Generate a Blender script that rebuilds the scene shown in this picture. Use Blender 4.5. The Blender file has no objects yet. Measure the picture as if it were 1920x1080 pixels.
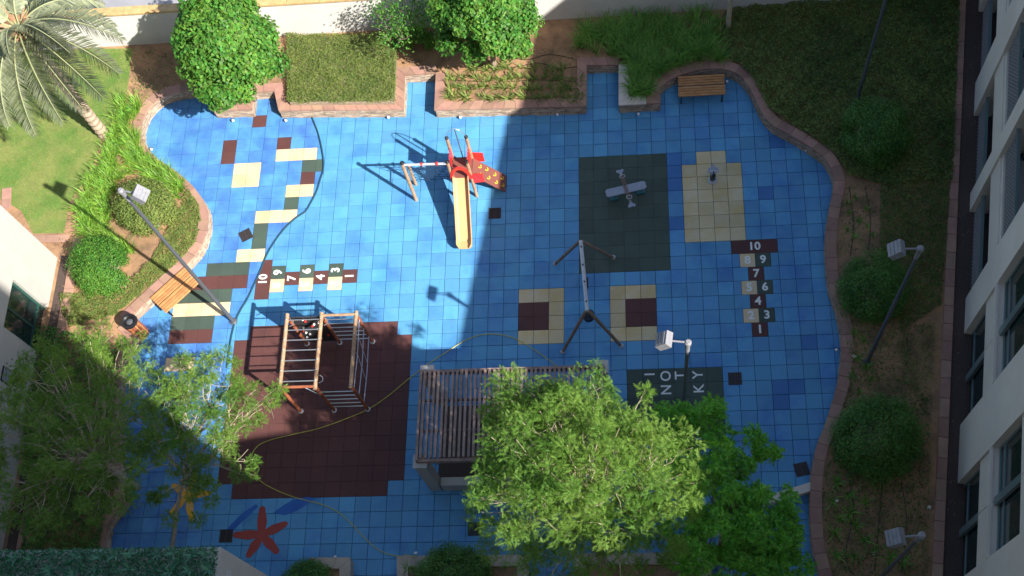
import bpy, math, random
import numpy as np
from mathutils import Vector, Matrix
from mathutils.geometry import tessellate_polygon
random.seed(7); rng = np.random.default_rng(7)
S = bpy.context.scene; COL = S.collection
R_ = math.radians

# ---------------------------------------------------------------- camera
CAMPOS = np.array([2.0344, -21.1728, 30.559]); FPX, CX, CY = 1958.85, 1041.36, 814.08
_r = np.array([.346, .0895, -.0108]); _t = np.linalg.norm(_r); _k = _r/_t
_K = np.array([[0, -_k[2], _k[1]], [_k[2], 0, -_k[0]], [-_k[1], _k[0], 0]])
CR = np.eye(3)+math.sin(_t)*_K+(1-math.cos(_t))*_K@_K
cam = bpy.data.cameras.new('camera'); camo = bpy.data.objects.new('camera', cam); COL.objects.link(camo)
cam.sensor_width = 36; cam.lens = FPX/1920*36
cam.shift_x = (960-CX)/1920; cam.shift_y = (CY-540)/1920
cam.clip_start = .5; cam.clip_end = 500
M4 = Matrix(CR.tolist()).to_4x4(); M4.translation = Vector(CAMPOS); camo.matrix_world = M4
S.camera = camo
# ---------------------------------------------------------------- light
SUN_EL, SUN_AZ = 39.3, -36.5      # azimuth measured from +x, sun stands to the lower right of the picture
SUN_STR, SKY_STR, EXPO = 5.0, .093, 1.12
w = bpy.data.worlds.new('World'); S.world = w; w.use_nodes = True
nt = w.node_tree; nt.nodes.clear()
sky = nt.nodes.new('ShaderNodeTexSky'); sky.sky_type = 'NISHITA'; sky.sun_disc = False
sky.sun_elevation = R_(SUN_EL); sky.sun_rotation = R_(90-SUN_AZ); sky.air_density = 1; sky.dust_density = 1.5; sky.ozone_density = 1
bg = nt.nodes.new('ShaderNodeBackground'); bg.inputs[1].default_value = SKY_STR
wo = nt.nodes.new('ShaderNodeOutputWorld'); nt.links.new(sky.outputs[0], bg.inputs[0]); nt.links.new(bg.outputs[0], wo.inputs[0])
sd = Vector((math.cos(R_(SUN_EL))*math.cos(R_(SUN_AZ)), math.cos(R_(SUN_EL))*math.sin(R_(SUN_AZ)), math.sin(R_(SUN_EL))))
sl = bpy.data.lights.new('sun', 'SUN'); sl.energy = SUN_STR; sl.angle = R_(.53); sl.color = (1, .95, .87)
so = bpy.data.objects.new('sun', sl); COL.objects.link(so); so.rotation_euler = sd.to_track_quat('Z', 'Y').to_euler(); so.location = (10, -10, 40)
vs = S.view_settings; vs.view_transform = 'Standard'; vs.look = 'None'; vs.gamma = 1; vs.exposure = EXPO
S.render.engine = 'CYCLES'

# ---------------------------------------------------------------- helpers
def U(x, y, z=0.):
    "point of the photograph carried along its ray to height z"
    d = CR@np.array([(x-CX)/FPX, -(y-CY)/FPX, -1.]); p = CAMPOS+d*(z-CAMPOS[2])/d[2]
    return Vector((p[0], p[1], p[2]))
def U2(x, y, z=0.):
    p = U(x, y, z); return (p.x, p.y)
def pol(pts, z=.45): return [U2(x, y, z) for x, y in pts]

def link(o, parent=None):
    COL.objects.link(o)
    if parent is not None: o.parent = parent
    return o
def tag(o, label=None, cat=None, group=None, kind=None):
    if label: o['label'] = label
    if cat: o['category'] = cat
    if group: o['group'] = group
    if kind: o['kind'] = kind
    return o
ORG = {}
def thing(name, loc, label=None, cat=None, group=None, kind=None, rz=0):
    o = bpy.data.objects.new(name, None); o.empty_display_size = .2; COL.objects.link(o)
    o.location = loc; o.rotation_euler = (0, 0, rz)
    tag(o, label, cat, group, kind); return o
def org(p):
    "world offset of an object made here: parts of parts sit at their parent's origin"
    v = Vector((0, 0, 0))
    while p is not None: v += p.location; p = p.parent
    return v
class MB:
    def __init__(s): s.v = []; s.f = []
    def add(s, vs, fs):
        n = len(s.v); s.v += [tuple(v) for v in vs]; s.f += [tuple(i+n for i in f) for f in fs]; return s
    def box(s, c, d, rz=0, mat=None):
        x, y, z = d[0]/2, d[1]/2, d[2]/2
        P = [Vector((a*x, b*y, e*z)) for e in (-1, 1) for a, b in ((-1, -1), (1, -1), (1, 1), (-1, 1))]
        m = mat if mat is not None else Matrix.Rotation(rz, 3, 'Z')
        c = Vector(c)
        return s.add([m@p+c for p in P], [(3, 2, 1, 0), (4, 5, 6, 7), (0, 1, 5, 4), (1, 2, 6, 5), (2, 3, 7, 6), (3, 0, 4, 7)])
    def bbox(s, c, d, rz=0, b=.01):
        "box with chamfered upper edges"
        x, y, z = d[0]/2, d[1]/2, d[2]/2; m = Matrix.Rotation(rz, 3, 'Z'); c = Vector(c)
        L = [(x, y, -z), (x, y, z-b), (x-b, y-b, z)]
        P = [m@Vector((a*l[0], e*l[1], l[2]))+c for l in L for a, e in ((-1, -1), (1, -1), (1, 1), (-1, 1))]
        F = [(3, 2, 1, 0), (8, 9, 10, 11)]
        for k in (0, 4):
            for i in range(4): j = (i+1) % 4; F.append((k+i, k+j, k+4+j, k+4+i))
        return s.add(P, F)
    def tube(s, pts, r, n=8, caps=True):
        pts = [Vector(p) for p in pts]; k = len(pts); rs = r if isinstance(r, (list, tuple)) else [r]*k
        V = []; up = None
        for i, p in enumerate(pts):
            t = (pts[min(i+1, k-1)]-pts[max(i-1, 0)])
            t = t.normalized() if t.length > 1e-9 else Vector((0, 0, 1))
            if up is None: up = t.orthogonal().normalized()
            else:
                up = up-t*up.dot(t); up = up.normalized() if up.length > 1e-6 else t.orthogonal().normalized()
            b = t.cross(up)
            V += [p+(up*math.cos(2*math.pi*a/n)+b*math.sin(2*math.pi*a/n))*rs[i] for a in range(n)]
        F = [(i*n+a, i*n+(a+1) % n, (i+1)*n+(a+1) % n, (i+1)*n+a) for i in range(k-1) for a in range(n)]
        if caps: F += [tuple(reversed(range(n))), tuple(range((k-1)*n, k*n))]
        return s.add(V, F)
    def prism(s, poly, z0, z1):
        "closed 2-D outline (any winding) extruded between two heights"
        a = sum(poly[i][0]*poly[(i+1) % len(poly)][1]-poly[(i+1) % len(poly)][0]*poly[i][1] for i in range(len(poly)))
        if a < 0: poly = list(reversed(poly))
        n = len(poly); V = [(x, y, z0) for x, y in poly]+[(x, y, z1) for x, y in poly]
        F = [tuple(range(n, 2*n)), tuple(reversed(range(n)))]+[(i, (i+1) % n, n+(i+1) % n, n+i) for i in range(n)]
        return s.add(V, F)
    def lathe(s, c, prof, n=16):
        "profile of (radius, z) turned about a vertical axis"
        V = [(c[0]+r*math.cos(2*math.pi*a/n), c[1]+r*math.sin(2*math.pi*a/n), c[2]+z) for r, z in prof for a in range(n)]
        k = len(prof); F = [(i*n+a, i*n+(a+1) % n, (i+1)*n+(a+1) % n, (i+1)*n+a) for i in range(k-1) for a in range(n)]
        F += [tuple(reversed(range(n))), tuple(range((k-1)*n, k*n))]
        return s.add(V, F)
    def mesh(s, name, mat, off=(0, 0, 0), smooth=False):
        me = bpy.data.meshes.new(name); o = Vector(off)
        me.from_pydata([(v[0]-o.x, v[1]-o.y, v[2]-o.z) for v in s.v], [], s.f)
        if mat: me.materials.append(mat)
        if smooth:
            me.polygons.foreach_set('use_smooth', [True]*len(me.polygons))
        me.update(); return me
    def build(s, name, mat, parent=None, loc=None, smooth=False):
        off = org(parent) if parent is not None else Vector(loc or (0, 0, 0))
        o = bpy.data.objects.new(name, s.mesh(name, mat, off, smooth))
        if parent is None: o.location = off
        return link(o, parent)
def npmesh(name, V, F, mat, parent=None, smooth=False):
    "V (n,3) array, F (m,k) index array"
    off = org(parent) if parent is not None else Vector((0, 0, 0))
    V = np.asarray(V, dtype=np.float32)-np.array(off, dtype=np.float32); F = np.asarray(F, dtype=np.int32); k = F.shape[1]
    me = bpy.data.meshes.new(name); me.vertices.add(len(V)); me.vertices.foreach_set('co', V.ravel())
    me.loops.add(F.size); me.loops.foreach_set('vertex_index', F.ravel())
    me.polygons.add(len(F)); me.polygons.foreach_set('loop_start', np.arange(len(F), dtype=np.int32)*k)
    me.update(calc_edges=True); me.materials.append(mat)
    if smooth: me.polygons.foreach_set('use_smooth', np.ones(len(F), dtype=bool))
    o = bpy.data.objects.new(name, me); return link(o, parent)
def copytree(o, parent=None):
    c = o.copy(); COL.objects.link(c); c.parent = parent
    for ch in list(o.children): copytree(ch, c)
    return c
def inpoly(p, P):
    x, y = p; c = False; n = len(P)
    for i in range(n):
        x1, y1 = P[i]; x2, y2 = P[i-1]
        if (y1 > y) != (y2 > y) and x < (x2-x1)*(y-y1)/(y2-y1)+x1: c = not c
    return c
def inpoly_np(X, Y, P):
    c = np.zeros(len(X), bool); n = len(P)
    for i in range(n):
        x1, y1 = P[i]; x2, y2 = P[i-1]
        if y1 == y2: continue
        m = ((y1 > Y) != (y2 > Y)) & (X < (x2-x1)*(Y-y1)/(y2-y1)+x1); c ^= m
    return c
def scatter(P, dens):
    P = list(P); a = np.array(P); lo, hi = a.min(0), a.max(0); n = int((hi-lo).prod()*dens)
    X = rng.uniform(lo[0], hi[0], n); Y = rng.uniform(lo[1], hi[1], n); m = inpoly_np(X, Y, P); return X[m], Y[m]

# ---------------------------------------------------------------- materials
def mat(name, col, rough=.7, var=0, nscale=3., col2=None, bump=0, bscale=40., metal=0, spec=.5, island=False, objr=False,
        trans=0, ramp=(.35, .65), detail=6., hsv=0, dirt=0):
    m = bpy.data.materials.new(name); m.use_nodes = True; t = m.node_tree; N, L = t.nodes, t.links
    bs = N['Principled BSDF']; bs.inputs['Roughness'].default_value = rough; bs.inputs['Metallic'].default_value = metal
    bs.inputs['Specular IOR Level'].default_value = spec
    geo = N.new('ShaderNodeNewGeometry'); c = None
    rgb = N.new('ShaderNodeRGB'); rgb.outputs[0].default_value = (*col, 1); c = rgb.outputs[0]
    pos = geo.outputs['Position']
    if col2 is not None:
        no = N.new('ShaderNodeTexNoise'); no.inputs['Scale'].default_value = nscale; no.inputs['Detail'].default_value = detail
        no.inputs['Roughness'].default_value = .62
        L.new(pos, no.inputs['Vector']); cr = N.new('ShaderNodeMapRange')
        cr.inputs[1].default_value, cr.inputs[2].default_value = ramp; L.new(no.outputs[0], cr.inputs[0])
        mx = N.new('ShaderNodeMix'); mx.data_type = 'RGBA'; L.new(cr.outputs[0], mx.inputs[0]); L.new(c, mx.inputs[6]); mx.inputs[7].default_value = (*col2, 1); c = mx.outputs[2]
    if var:
        if island or objr:
            oi = N.new('ShaderNodeObjectInfo'); ad = N.new('ShaderNodeMath'); ad.operation = 'ADD'
            L.new(oi.outputs['Random'], ad.inputs[0]); L.new(geo.outputs['Random Per Island'], ad.inputs[1])
            fr = N.new('ShaderNodeMath'); fr.operation = 'FRACT'; L.new(ad.outputs[0], fr.inputs[0]); r = fr.outputs[0]
        else:
            no = N.new('ShaderNodeTexNoise'); no.inputs['Scale'].default_value = nscale*2.7; L.new(pos, no.inputs['Vector']); r = no.outputs[0]
        h = N.new('ShaderNodeHueSaturation'); mr = N.new('ShaderNodeMapRange'); mr.inputs[3].default_value = 1-var; mr.inputs[4].default_value = 1+var
        L.new(r, mr.inputs[0]); L.new(mr.outputs[0], h.inputs['Value'])
        if hsv:
            m2 = N.new('ShaderNodeMapRange'); m2.inputs[3].default_value = .5-hsv; m2.inputs[4].default_value = .5+hsv
            mm = N.new('ShaderNodeMath'); mm.operation = 'MULTIPLY'; mm.inputs[1].default_value = 7.31; L.new(r, mm.inputs[0])
            ff = N.new('ShaderNodeMath'); ff.operation = 'FRACT'; L.new(mm.outputs[0], ff.inputs[0]); L.new(ff.outputs[0], m2.inputs[0]); L.new(m2.outputs[0], h.inputs['Hue'])
        L.new(c, h.inputs['Color']); c = h.outputs[0]
    if dirt:      # scuffs and grime: ragged blotches plus small specks
        for sc, lo, hi, f in ((.9, .50, .66, .55), (7., .60, .72, 1.)):
            nd = N.new('ShaderNodeTexNoise'); nd.inputs['Scale'].default_value = sc; nd.inputs['Detail'].default_value = 10; nd.inputs['Roughness'].default_value = .7
            vm = N.new('ShaderNodeVectorMath'); vm.operation = 'ADD'; vm.inputs[1].default_value = (sc*3.1, 7.7, 0); L.new(pos, vm.inputs[0]); L.new(vm.outputs[0], nd.inputs['Vector'])
            mr = N.new('ShaderNodeMapRange'); mr.inputs[1].default_value = lo; mr.inputs[2].default_value = hi; mr.inputs[4].default_value = dirt*f; L.new(nd.outputs[0], mr.inputs[0])
            mx = N.new('ShaderNodeMix'); mx.data_type = 'RGBA'; L.new(mr.outputs[0], mx.inputs[0]); L.new(c, mx.inputs[6]); mx.inputs[7].default_value = (col[0]*.45+.01, col[1]*.5+.01, col[2]*.6+.01, 1); c = mx.outputs[2]
    L.new(c, bs.inputs['Base Color'])
    if bump:
        nb = N.new('ShaderNodeTexNoise'); nb.inputs['Scale'].default_value = bscale; nb.inputs['Detail'].default_value = 5; L.new(pos, nb.inputs['Vector'])
        bp = N.new('ShaderNodeBump'); bp.inputs['Strength'].default_value = bump; bp.inputs['Distance'].default_value = .02; L.new(nb.outputs[0], bp.inputs['Height']); L.new(bp.outputs[0], bs.inputs['Normal'])
    if trans:
        tr = N.new('ShaderNodeBsdfTranslucent'); ms = N.new('ShaderNodeMixShader'); ms.inputs[0].default_value = trans
        hh = N.new('ShaderNodeHueSaturation'); hh.inputs['Value'].default_value = 1.5; hh.inputs['Hue'].default_value = .485; hh.inputs['Saturation'].default_value = 1.1
        L.new(c, hh.inputs['Color']); L.new(hh.outputs[0], tr.inputs['Color'])
        L.new(bs.outputs[0], ms.inputs[1]); L.new(tr.outputs[0], ms.inputs[2]); L.new(ms.outputs[0], N['Material Output'].inputs[0])
    return m
M = {}
M['blue'] = mat('blue_rubber', (.084, .292, .515), .6, .12, .8, (.042, .185, .46), .25, 150, island=True, objr=True, hsv=.006, ramp=(.47, .72), spec=.6, detail=9., dirt=.32)
M['blue_left'] = mat('worn_blue_rubber', (.080, .268, .51), .6, .12, 1.3, (.050, .165, .46), .25, 150, island=True, objr=True, hsv=.006, ramp=(.38, .62), spec=.6, detail=9., dirt=.38)
M['blue_dark'] = mat('newer_blue_rubber', (.040, .165, .40), .6, .08, .8, (.033, .135, .37), .25, 150, island=True, objr=True, spec=.6)
M['cream'] = mat('cream_rubber', (.64, .50, .32), .7, .08, 1.6, (.60, .44, .20), .25, 150, island=True, ramp=(.45, .75), dirt=.25)
M['green'] = mat('green_rubber', (.055, .085, .065), .7, .12, 1.3, (.045, .07, .055), .25, 150, island=True, dirt=.25)
M['maroon'] = mat('maroon_rubber', (.105, .036, .032), .75, .07, 1.0, (.085, .030, .027), .25, 150, island=True, dirt=.25)
M['grout'] = mat('joint_dirt', (.012, .045, .11), .9)
M['white_paint'] = mat('white_marking', (.78, .78, .74), .6)
M['sand_cream'] = mat('sand_coloured_rubber', (.62, .52, .34), .7, .10, 1.6, (.58, .44, .2), .2, 150, island=True, dirt=.25)
M['faded'] = mat('faded_marking', (.86, .78, .60), .7)
M['coping'] = mat('pinkish_sandstone', (.37, .215, .155), .75, .16, 2.2, (.29, .165, .125), .3, 25, island=True, hsv=.012)
M['coping_white'] = mat('pale_limestone', (.68, .60, .52), .7, .05, 3, (.6, .52, .45), .2, 25, island=True)
M['coping_beige'] = mat('beige_limestone', (.46, .38, .29), .7, .06, 3, (.4, .33, .26), .2, 25, island=True)
M['ledge'] = mat('stacked_ledge_stone', (.42, .33, .25), .8, .38, 5, (.33, .24, .17), .4, 40, island=True, hsv=.01)
M['core'] = mat('wall_mortar', (.22, .17, .13), .9)
M['soil'] = mat('sandy_soil', (.36, .205, .11), .95, .12, 1.5, (.17, .105, .06), 1., 14, ramp=(.42, .68), detail=10.)
M['lawnbase'] = mat('lawn_ground', (.19, .22, .06), .95, .2, 1.1, (.09, .18, .03), .9, 60, ramp=(.4, .62), detail=10., dirt=.3)
M['grass'] = mat('grass_blades', (.15, .27, .04), .8, .35, .7, (.34, .36, .10), island=True, hsv=.02, trans=.3, spec=.2)
M['leaf_bright'] = mat('bright_leaves', (.055, .175, .024), .55, .5, .9, (.11, .25, .035), island=True, hsv=.025, trans=.35, spec=.3)
M['leaf_feather'] = mat('feathery_leaves', (.080, .185, .026), .6, .45, .7, (.175, .285, .050), island=True, hsv=.022, trans=.40, spec=.25)
M['leaf_dense'] = mat('shrub_leaves', (.055, .17, .03), .5, .5, 1.2, (.10, .22, .035), island=True, hsv=.02, trans=.25, spec=.4)
M['leaf_olive'] = mat('hedge_leaves', (.18, .23, .055), .65, .45, 1.6, (.12, .18, .04), island=True, hsv=.02, trans=.25, spec=.3)
M['leaf_dark'] = mat('ground_cover_leaves', (.17, .22, .055), .6, .55, .7, (.07, .13, .03), island=True, hsv=.03, trans=.2, spec=.3)
M['strap'] = mat('strap_leaves', (.15, .33, .038), .5, .45, 2, (.24, .40, .06), island=True, hsv=.02, trans=.35, spec=.4)
M['strap_dark'] = mat('deep_strap_leaves', (.12, .28, .045), .5, .45, 2, (.18, .36, .06), island=True, hsv=.02, trans=.3, spec=.4)
M['palm'] = mat('palm_leaflets', (.30, .34, .21), .6, .3, 2, (.41, .44, .30), island=True, hsv=.012, trans=.25, spec=.4)
M['rachis'] = mat('palm_rib', (.27, .29, .14), .6)
M['bark'] = mat('grey_brown_bark', (.36, .28, .20), .9, .15, 9, (.24, .18, .13), .7, 30)
M['bark_pale'] = mat('pale_twig_bark', (.50, .42, .31), .85, .12, 9, (.38, .31, .22), .5, 30)
M['palm_bark'] = mat('palm_bark', (.44, .34, .25), .9, .2, 10, (.30, .21, .15), .9, 22)
M['husk'] = mat('dry_palm_husk', (.40, .23, .13), .9, .3, 8, (.28, .15, .08), .5, 30, island=True)
M['white_wall'] = mat('white_render', (.47, .445, .41), .85, .02, .8, (.42, .40, .365), .12, 70, dirt=.10)
M['cream_wall'] = mat('cream_cladding', (.70, .63, .54), .85, .04, .35, (.60, .54, .46), .1, 60, dirt=.10)
M['trim'] = mat('tan_trim', (.55, .38, .17), .6, .1, 4, (.42, .27, .12))
M['frame_green'] = mat('dark_green_frame', (.02, .075, .062), .4, spec=.6)
M['frame_grey'] = mat('grey_green_frame', (.20, .27, .27), .35, metal=.4)
M['glass'] = mat('tinted_glass', (.012, .030, .030), .06, spec=1.0)
M['inner'] = mat('dark_interior', (.03, .03, .03), .9)
M['wood'] = mat('honey_wood', (.52, .25, .085), .5, .14, 4, (.40, .17, .055), .3, 60, island=True, objr=True)
M['log'] = mat('weathered_log', (.44, .285, .17), .7, .15, 8, (.30, .18, .10), .4, 40)
M['log_red'] = mat('red_stained_log', (.36, .12, .055), .5, .15, 8, (.26, .075, .04), .3, 40)
M['log_grey'] = mat('greyed_log', (.24, .18, .13), .75, .15, 8, (.16, .12, .09), .4, 40)
M['slat'] = mat('brown_pergola_wood', (.36, .25, .21), .8, .15, 4, (.22, .145, .12), .3, 40, island=True, objr=True)
M['orange'] = mat('orange_slide_plastic', (.62, .37, .17), .45, .06, 2, (.54, .31, .14), spec=.5)
M['red'] = mat('red_plastic', (.62, .03, .025), .35, spec=.5)
M['ramp'] = mat('climbing_board', (.19, .065, .05), .55)
M['yellow'] = mat('yellow_plastic', (.85, .52, .05), .4)
M['steel'] = mat('brushed_steel', (.62, .62, .62), .32, metal=.85)
M['galv'] = mat('galvanised_metal', (.55, .56, .58), .5, .1, 10, (.42, .43, .45), metal=.3)
M['pole'] = mat('grey_pole_paint', (.085, .09, .10), .45)
M['lampbox'] = mat('light_grey_housing', (.26, .26, .28), .5, .05, 10, (.19, .19, .21), dirt=.2)
M['black'] = mat('black_metal', (.012, .012, .014), .4)
M['board'] = mat('black_board', (.03, .03, .035), .6)
M['rope'] = mat('blue_grey_rope', (.38, .42, .50), .8)
M['netrope'] = mat('dark_net_rope', (.03, .05, .08), .8)
M['bone'] = mat('grey_plastic_board', (.30, .33, .40), .5, .05, 10, (.25, .28, .34))
M['teal'] = mat('teal_base', (.03, .15, .17), .5)
M['rubber'] = mat('black_rubber', (.012, .020, .030), .6)
M['hose'] = mat('yellow_hose', (.50, .46, .08), .45)
M['seam'] = mat('dark_teal_strip', (.008, .045, .075), .6)
M['grate'] = mat('cast_iron_grate', (.045, .035, .035), .6)
M['dark_patch'] = mat('dark_teal_surface', (.045, .06, .065), .9, .1, 2, (.035, .05, .055), .3, 80)
M['pave'] = mat('grey_paving', (.30, .30, .32), .85, .05, 1, (.25, .25, .27), .2, 60)
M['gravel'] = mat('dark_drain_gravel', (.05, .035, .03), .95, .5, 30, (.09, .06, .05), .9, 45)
M['starred'] = mat('red_star_rubber', (.34, .055, .038), .6, .1, 2, (.30, .04, .03), .2, 150)
M['staryel'] = mat('yellow_star_rubber', (.75, .40, .03), .6, .1, 2, (.62, .30, .03), .2, 150)
M['deepblue'] = mat('deep_blue_rubber', (.022, .13, .44), .5, .1, 2, (.018, .10, .40), .2, 150)
M['fakeleaf'] = mat('green_wall_leaves', (.022, .13, .05), .5, .5, 6, (.035, .17, .075), island=True, hsv=.02, trans=.15)
M['fakepale'] = mat('pale_rosette_leaves', (.04, .15, .075), .5, .4, 6, (.065, .20, .11), island=True, trans=.15)
M['lattice'] = mat('lattice_metal', (.24, .24, .24), .6)
M['litter'] = mat('scrap_paper', (.75, .70, .58), .8)
M['bulb'] = mat('milky_lens', (.75, .75, .74), .3)

def area2(P): return sum(P[i-1][0]*P[i][1]-P[i][0]*P[i-1][1] for i in range(len(P)))/2
def sheet(name, outer, holes, z, m, kind='structure', parent=None):
    polys = [[Vector((x, y, 0)) for x, y in outer]]+[[Vector((x, y, 0)) for x, y in h] for h in holes]
    V = [(p.x, p.y, z) for pl in polys for p in pl]; T = tessellate_polygon(polys)
    mb = MB(); F = []
    for t in T:
        a, b, c = (V[i] for i in t)
        if (b[0]-a[0])*(c[1]-a[1])-(b[1]-a[1])*(c[0]-a[0]) < 0: t = (t[0], t[2], t[1])
        F.append(tuple(t))
    mb.add(V, F); o = mb.build(name, m, parent)
    if kind: o['kind'] = kind
    return o

# ---------------------------------------------------------------- the outline of the play area (outer coping edge of the planter walls)
ZC = .46
def catmull(P, step=.14):
    P = [Vector((*p, 0)) for p in P]; out = []
    for i in range(len(P)-1):
        p0 = P[max(i-1, 0)]; p1 = P[i]; p2 = P[i+1]; p3 = P[min(i+2, len(P)-1)]
        n = max(1, int((p2-p1).length/step))
        for k in range(n):
            t = k/n; q = .5*((2*p1)+(p2-p0)*t+(2*p0-5*p1+4*p2-p3)*t*t+(3*p1-p0-3*p2+p3)*t**3); out.append((q.x, q.y))
    out.append((P[-1].x, P[-1].y)); return out
W1 = pol([(180, 1150), (200, 985), (237, 935), (226, 893), (221, 757), (228, 690), (243, 648), (257, 626), (235, 602)], ZC)
W2 = pol([(235, 602), (345, 500)], ZC)
W2c = catmull(pol([(345, 500), (370, 471), (385, 440), (390, 410), (386, 385), (372, 362), (355, 342), (325, 317), (295, 297), (271, 270), (264, 248), (268, 223), (281, 200), (303, 182), (330, 173), (352, 170)], ZC))
W3 = pol([(352, 170), (392, 172), (398, 207), (472, 205), (475, 172), (514, 170), (522, 207)], ZC)
N1 = pol([(522, 207), (757, 205), (759, 140), (817, 137), (814, 206), (1099, 199), (1100, 122), (1160, 121)], ZC)
N2 = pol([(1160, 121), (1160, 197), (1212, 194)], ZC)
N3 = pol([(1212, 194), (1239, 193), (1239, 163)], ZC)
E1 = catmull(pol([(1239, 163), (1258, 148), (1287, 137), (1322, 129), (1356, 129), (1385, 140), (1407, 167), (1425, 205), (1443, 230), (1463, 243), (1490, 257), (1511, 270), (1530, 283), (1548, 298), (1561, 323), (1564, 347), (1557, 380), (1551, 415), (1548, 457), (1550, 500), (1556, 540), (1569, 580), (1577, 620), (1578, 660), (1572, 712), (1560, 755), (1547, 795), (1533, 830), (1524, 870), (1520, 910), (1519, 960), (1522, 1010), (1530, 1050), (1545, 1110), (1552, 1150)], ZC))
SD = pol([(1335, 1150), (1335, 1036), (1078, 1037), (1078, 1150)], ZC)
SB = pol([(991, 1150), (991, 1040), (744, 1042), (744, 1150)], ZC)
SA = pol([(657, 1150), (657, 1045), (579, 1045), (579, 1150)], ZC)
OUT = W1[:-1]+W2[:-1]+W2c[:-1]+W3[:-1]+N1[:-1]+N2[:-1]+N3[:-1]+E1+SD+SB+SA
# garden ground everywhere outside the play area
GX0, GX1, GY0, GY1 = -60, 60, -60, 60
ins = .02
sheet('garden_soil', [(-26, -24), (13.0-1.4, -24), (14.3, 5.5), (14.3, 5.6), (-26, 5.6)], [OUT], .40, M['soil'])
base = sheet('ground', [(-150, -150), (150, -150), (150, 150), (-150, 150)], [], -.06, M['gravel'])

# ---------------------------------------------------------------- rubber tiles
TS = .5; GAP = .013
def tilemesh(name, poly, m, th=.035, b=.008, GAP=GAP):
    "one tile: outline inset for the joint, chamfered rim"
    a = area2(poly)
    if a < 0: poly = poly[::-1]
    cx = sum(p[0] for p in poly)/len(poly); cy = sum(p[1] for p in poly)/len(poly)
    def inset(d):
        n = len(poly); out = []
        for i in range(n):
            p0 = Vector(poly[i-1]); p1 = Vector(poly[i]); p2 = Vector(poly[(i+1) % n])
            e1 = (p1-p0).normalized(); e2 = (p2-p1).normalized(); n1 = Vector((-e1.y, e1.x)); n2 = Vector((-e2.y, e2.x))
            q = n1+n2; l = q.length_squared
            q = q*(2/l) if l > .3 else n1
            out.append((p1.x+q.x*d, p1.y+q.y*d))
        return out
    A = inset(GAP/2); B = inset(GAP/2+b); n = len(A)
    V = [(x, y, -th) for x, y in A]+[(x, y, -b*.7) for x, y in A]+[(x, y, 0) for x, y in B]
    F = [tuple(range(2*n, 3*n))]
    for k in (0, n):
        F += [(k+i, k+(i+1) % n, k+n+(i+1) % n, k+n+i) for i in range(n)]
    return V, F
SEAMPX = [(583, 215), (588, 228), (597, 252), (605, 290), (606, 318), (601, 335), (593, 360), (580, 385), (572, 397), (553, 410), (535, 427), (517, 450), (500, 478), (489, 505), (478, 530), (463, 562), (452, 580), (441, 603), (432, 640), (425, 690), (415, 760), (405, 830), (395, 900), (380, 980), (375, 1040), (370, 1150)]
SEAM = [U2(*p) for p in SEAMPX]
LEFTZ = SEAM+[(-26, SEAM[-1][1]), (-26, SEAM[0][1]+2), (SEAM[0][0], SEAM[0][1]+2)]
MAINZ = SEAM+[(14, SEAM[-1][1]), (14, SEAM[0][1]+2), (SEAM[0][0], SEAM[0][1]+2)]
def clip(subj, x0, x1, y0, y1):
    P = list(subj)
    for ax, val, sg in ((0, x0, 1), (0, x1, -1), (1, y0, 1), (1, y1, -1)):
        Q = []
        for i in range(len(P)):
            a, b = P[i-1], P[i]; da = (a[ax]-val)*sg; db = (b[ax]-val)*sg
            if da >= 0 and db >= 0: Q.append(b)
            elif da >= 0 or db >= 0:
                t = da/(da-db); q = (a[0]+t*(b[0]-a[0]), a[1]+t*(b[1]-a[1])); Q.append(q)
                if db >= 0: Q.append(b)
        P = Q
        if len(P) < 3: return []
    R = []
    for p in P:
        if not R or math.hypot(p[0]-R[-1][0], p[1]-R[-1][1]) > .012: R.append(p)
    while len(R) > 2 and math.hypot(R[0][0]-R[-1][0], R[0][1]-R[-1][1]) < .012: R.pop()
    return R if len(R) > 2 and abs(area2(R)) > .004 else []
MAINC = {}; LEFTC = {}
def fill(D, i0, i1, j0, j1, c):
    for i in range(i0, i1):
        for j in range(j0, j1): D[(i, j)] = c
fill(MAINC, 0, 6, 0, 9, 'green'); fill(MAINC, 7, 11, 1, 7, 'sand'); fill(MAINC, 8, 10, 0, 1, 'sand')
fill(MAINC, -4, -1, 10, 14, 'sand'); fill(MAINC, -4, -2, 11, 13, 'maroon')
fill(MAINC, 2, 5, 10, 14, 'sand'); fill(MAINC, 3, 5, 11, 13, 'maroon')
fill(MAINC, -22, -12, 12, 24, 'maroon'); fill(MAINC, -23, -11, 13, 23, 'maroon')
fill(MAINC, 3, 9, 16, 21, 'green')
for a in ((-25, -23, -1, 1), (-22, -19, -2, -1), (-21, -19, 1, 2), (-23, -20, 3, 4), (-24, -22, 6, 7), (-28, -24, 10, 11), (-28, -26, 14, 15)): fill(LEFTC, *a, 'cream')
for a in ((-20, -18, -1, 0), (-21, -20, 2, 3), (-23, -22, 4, 6), (-26, -23, 7, 8), (-28, -24, 9, 10), (-28, -25, 11, 12)): fill(LEFTC, *a, 'green')
for a in ((-24, -23, -5, -4), (-26, -25, -3, -1), (-22, -21, -3, -2), (-20, -19, 0, 1), (-27, -23, 8, 9), (-28, -25, 12, 13)): fill(LEFTC, *a, 'maroon')
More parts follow.
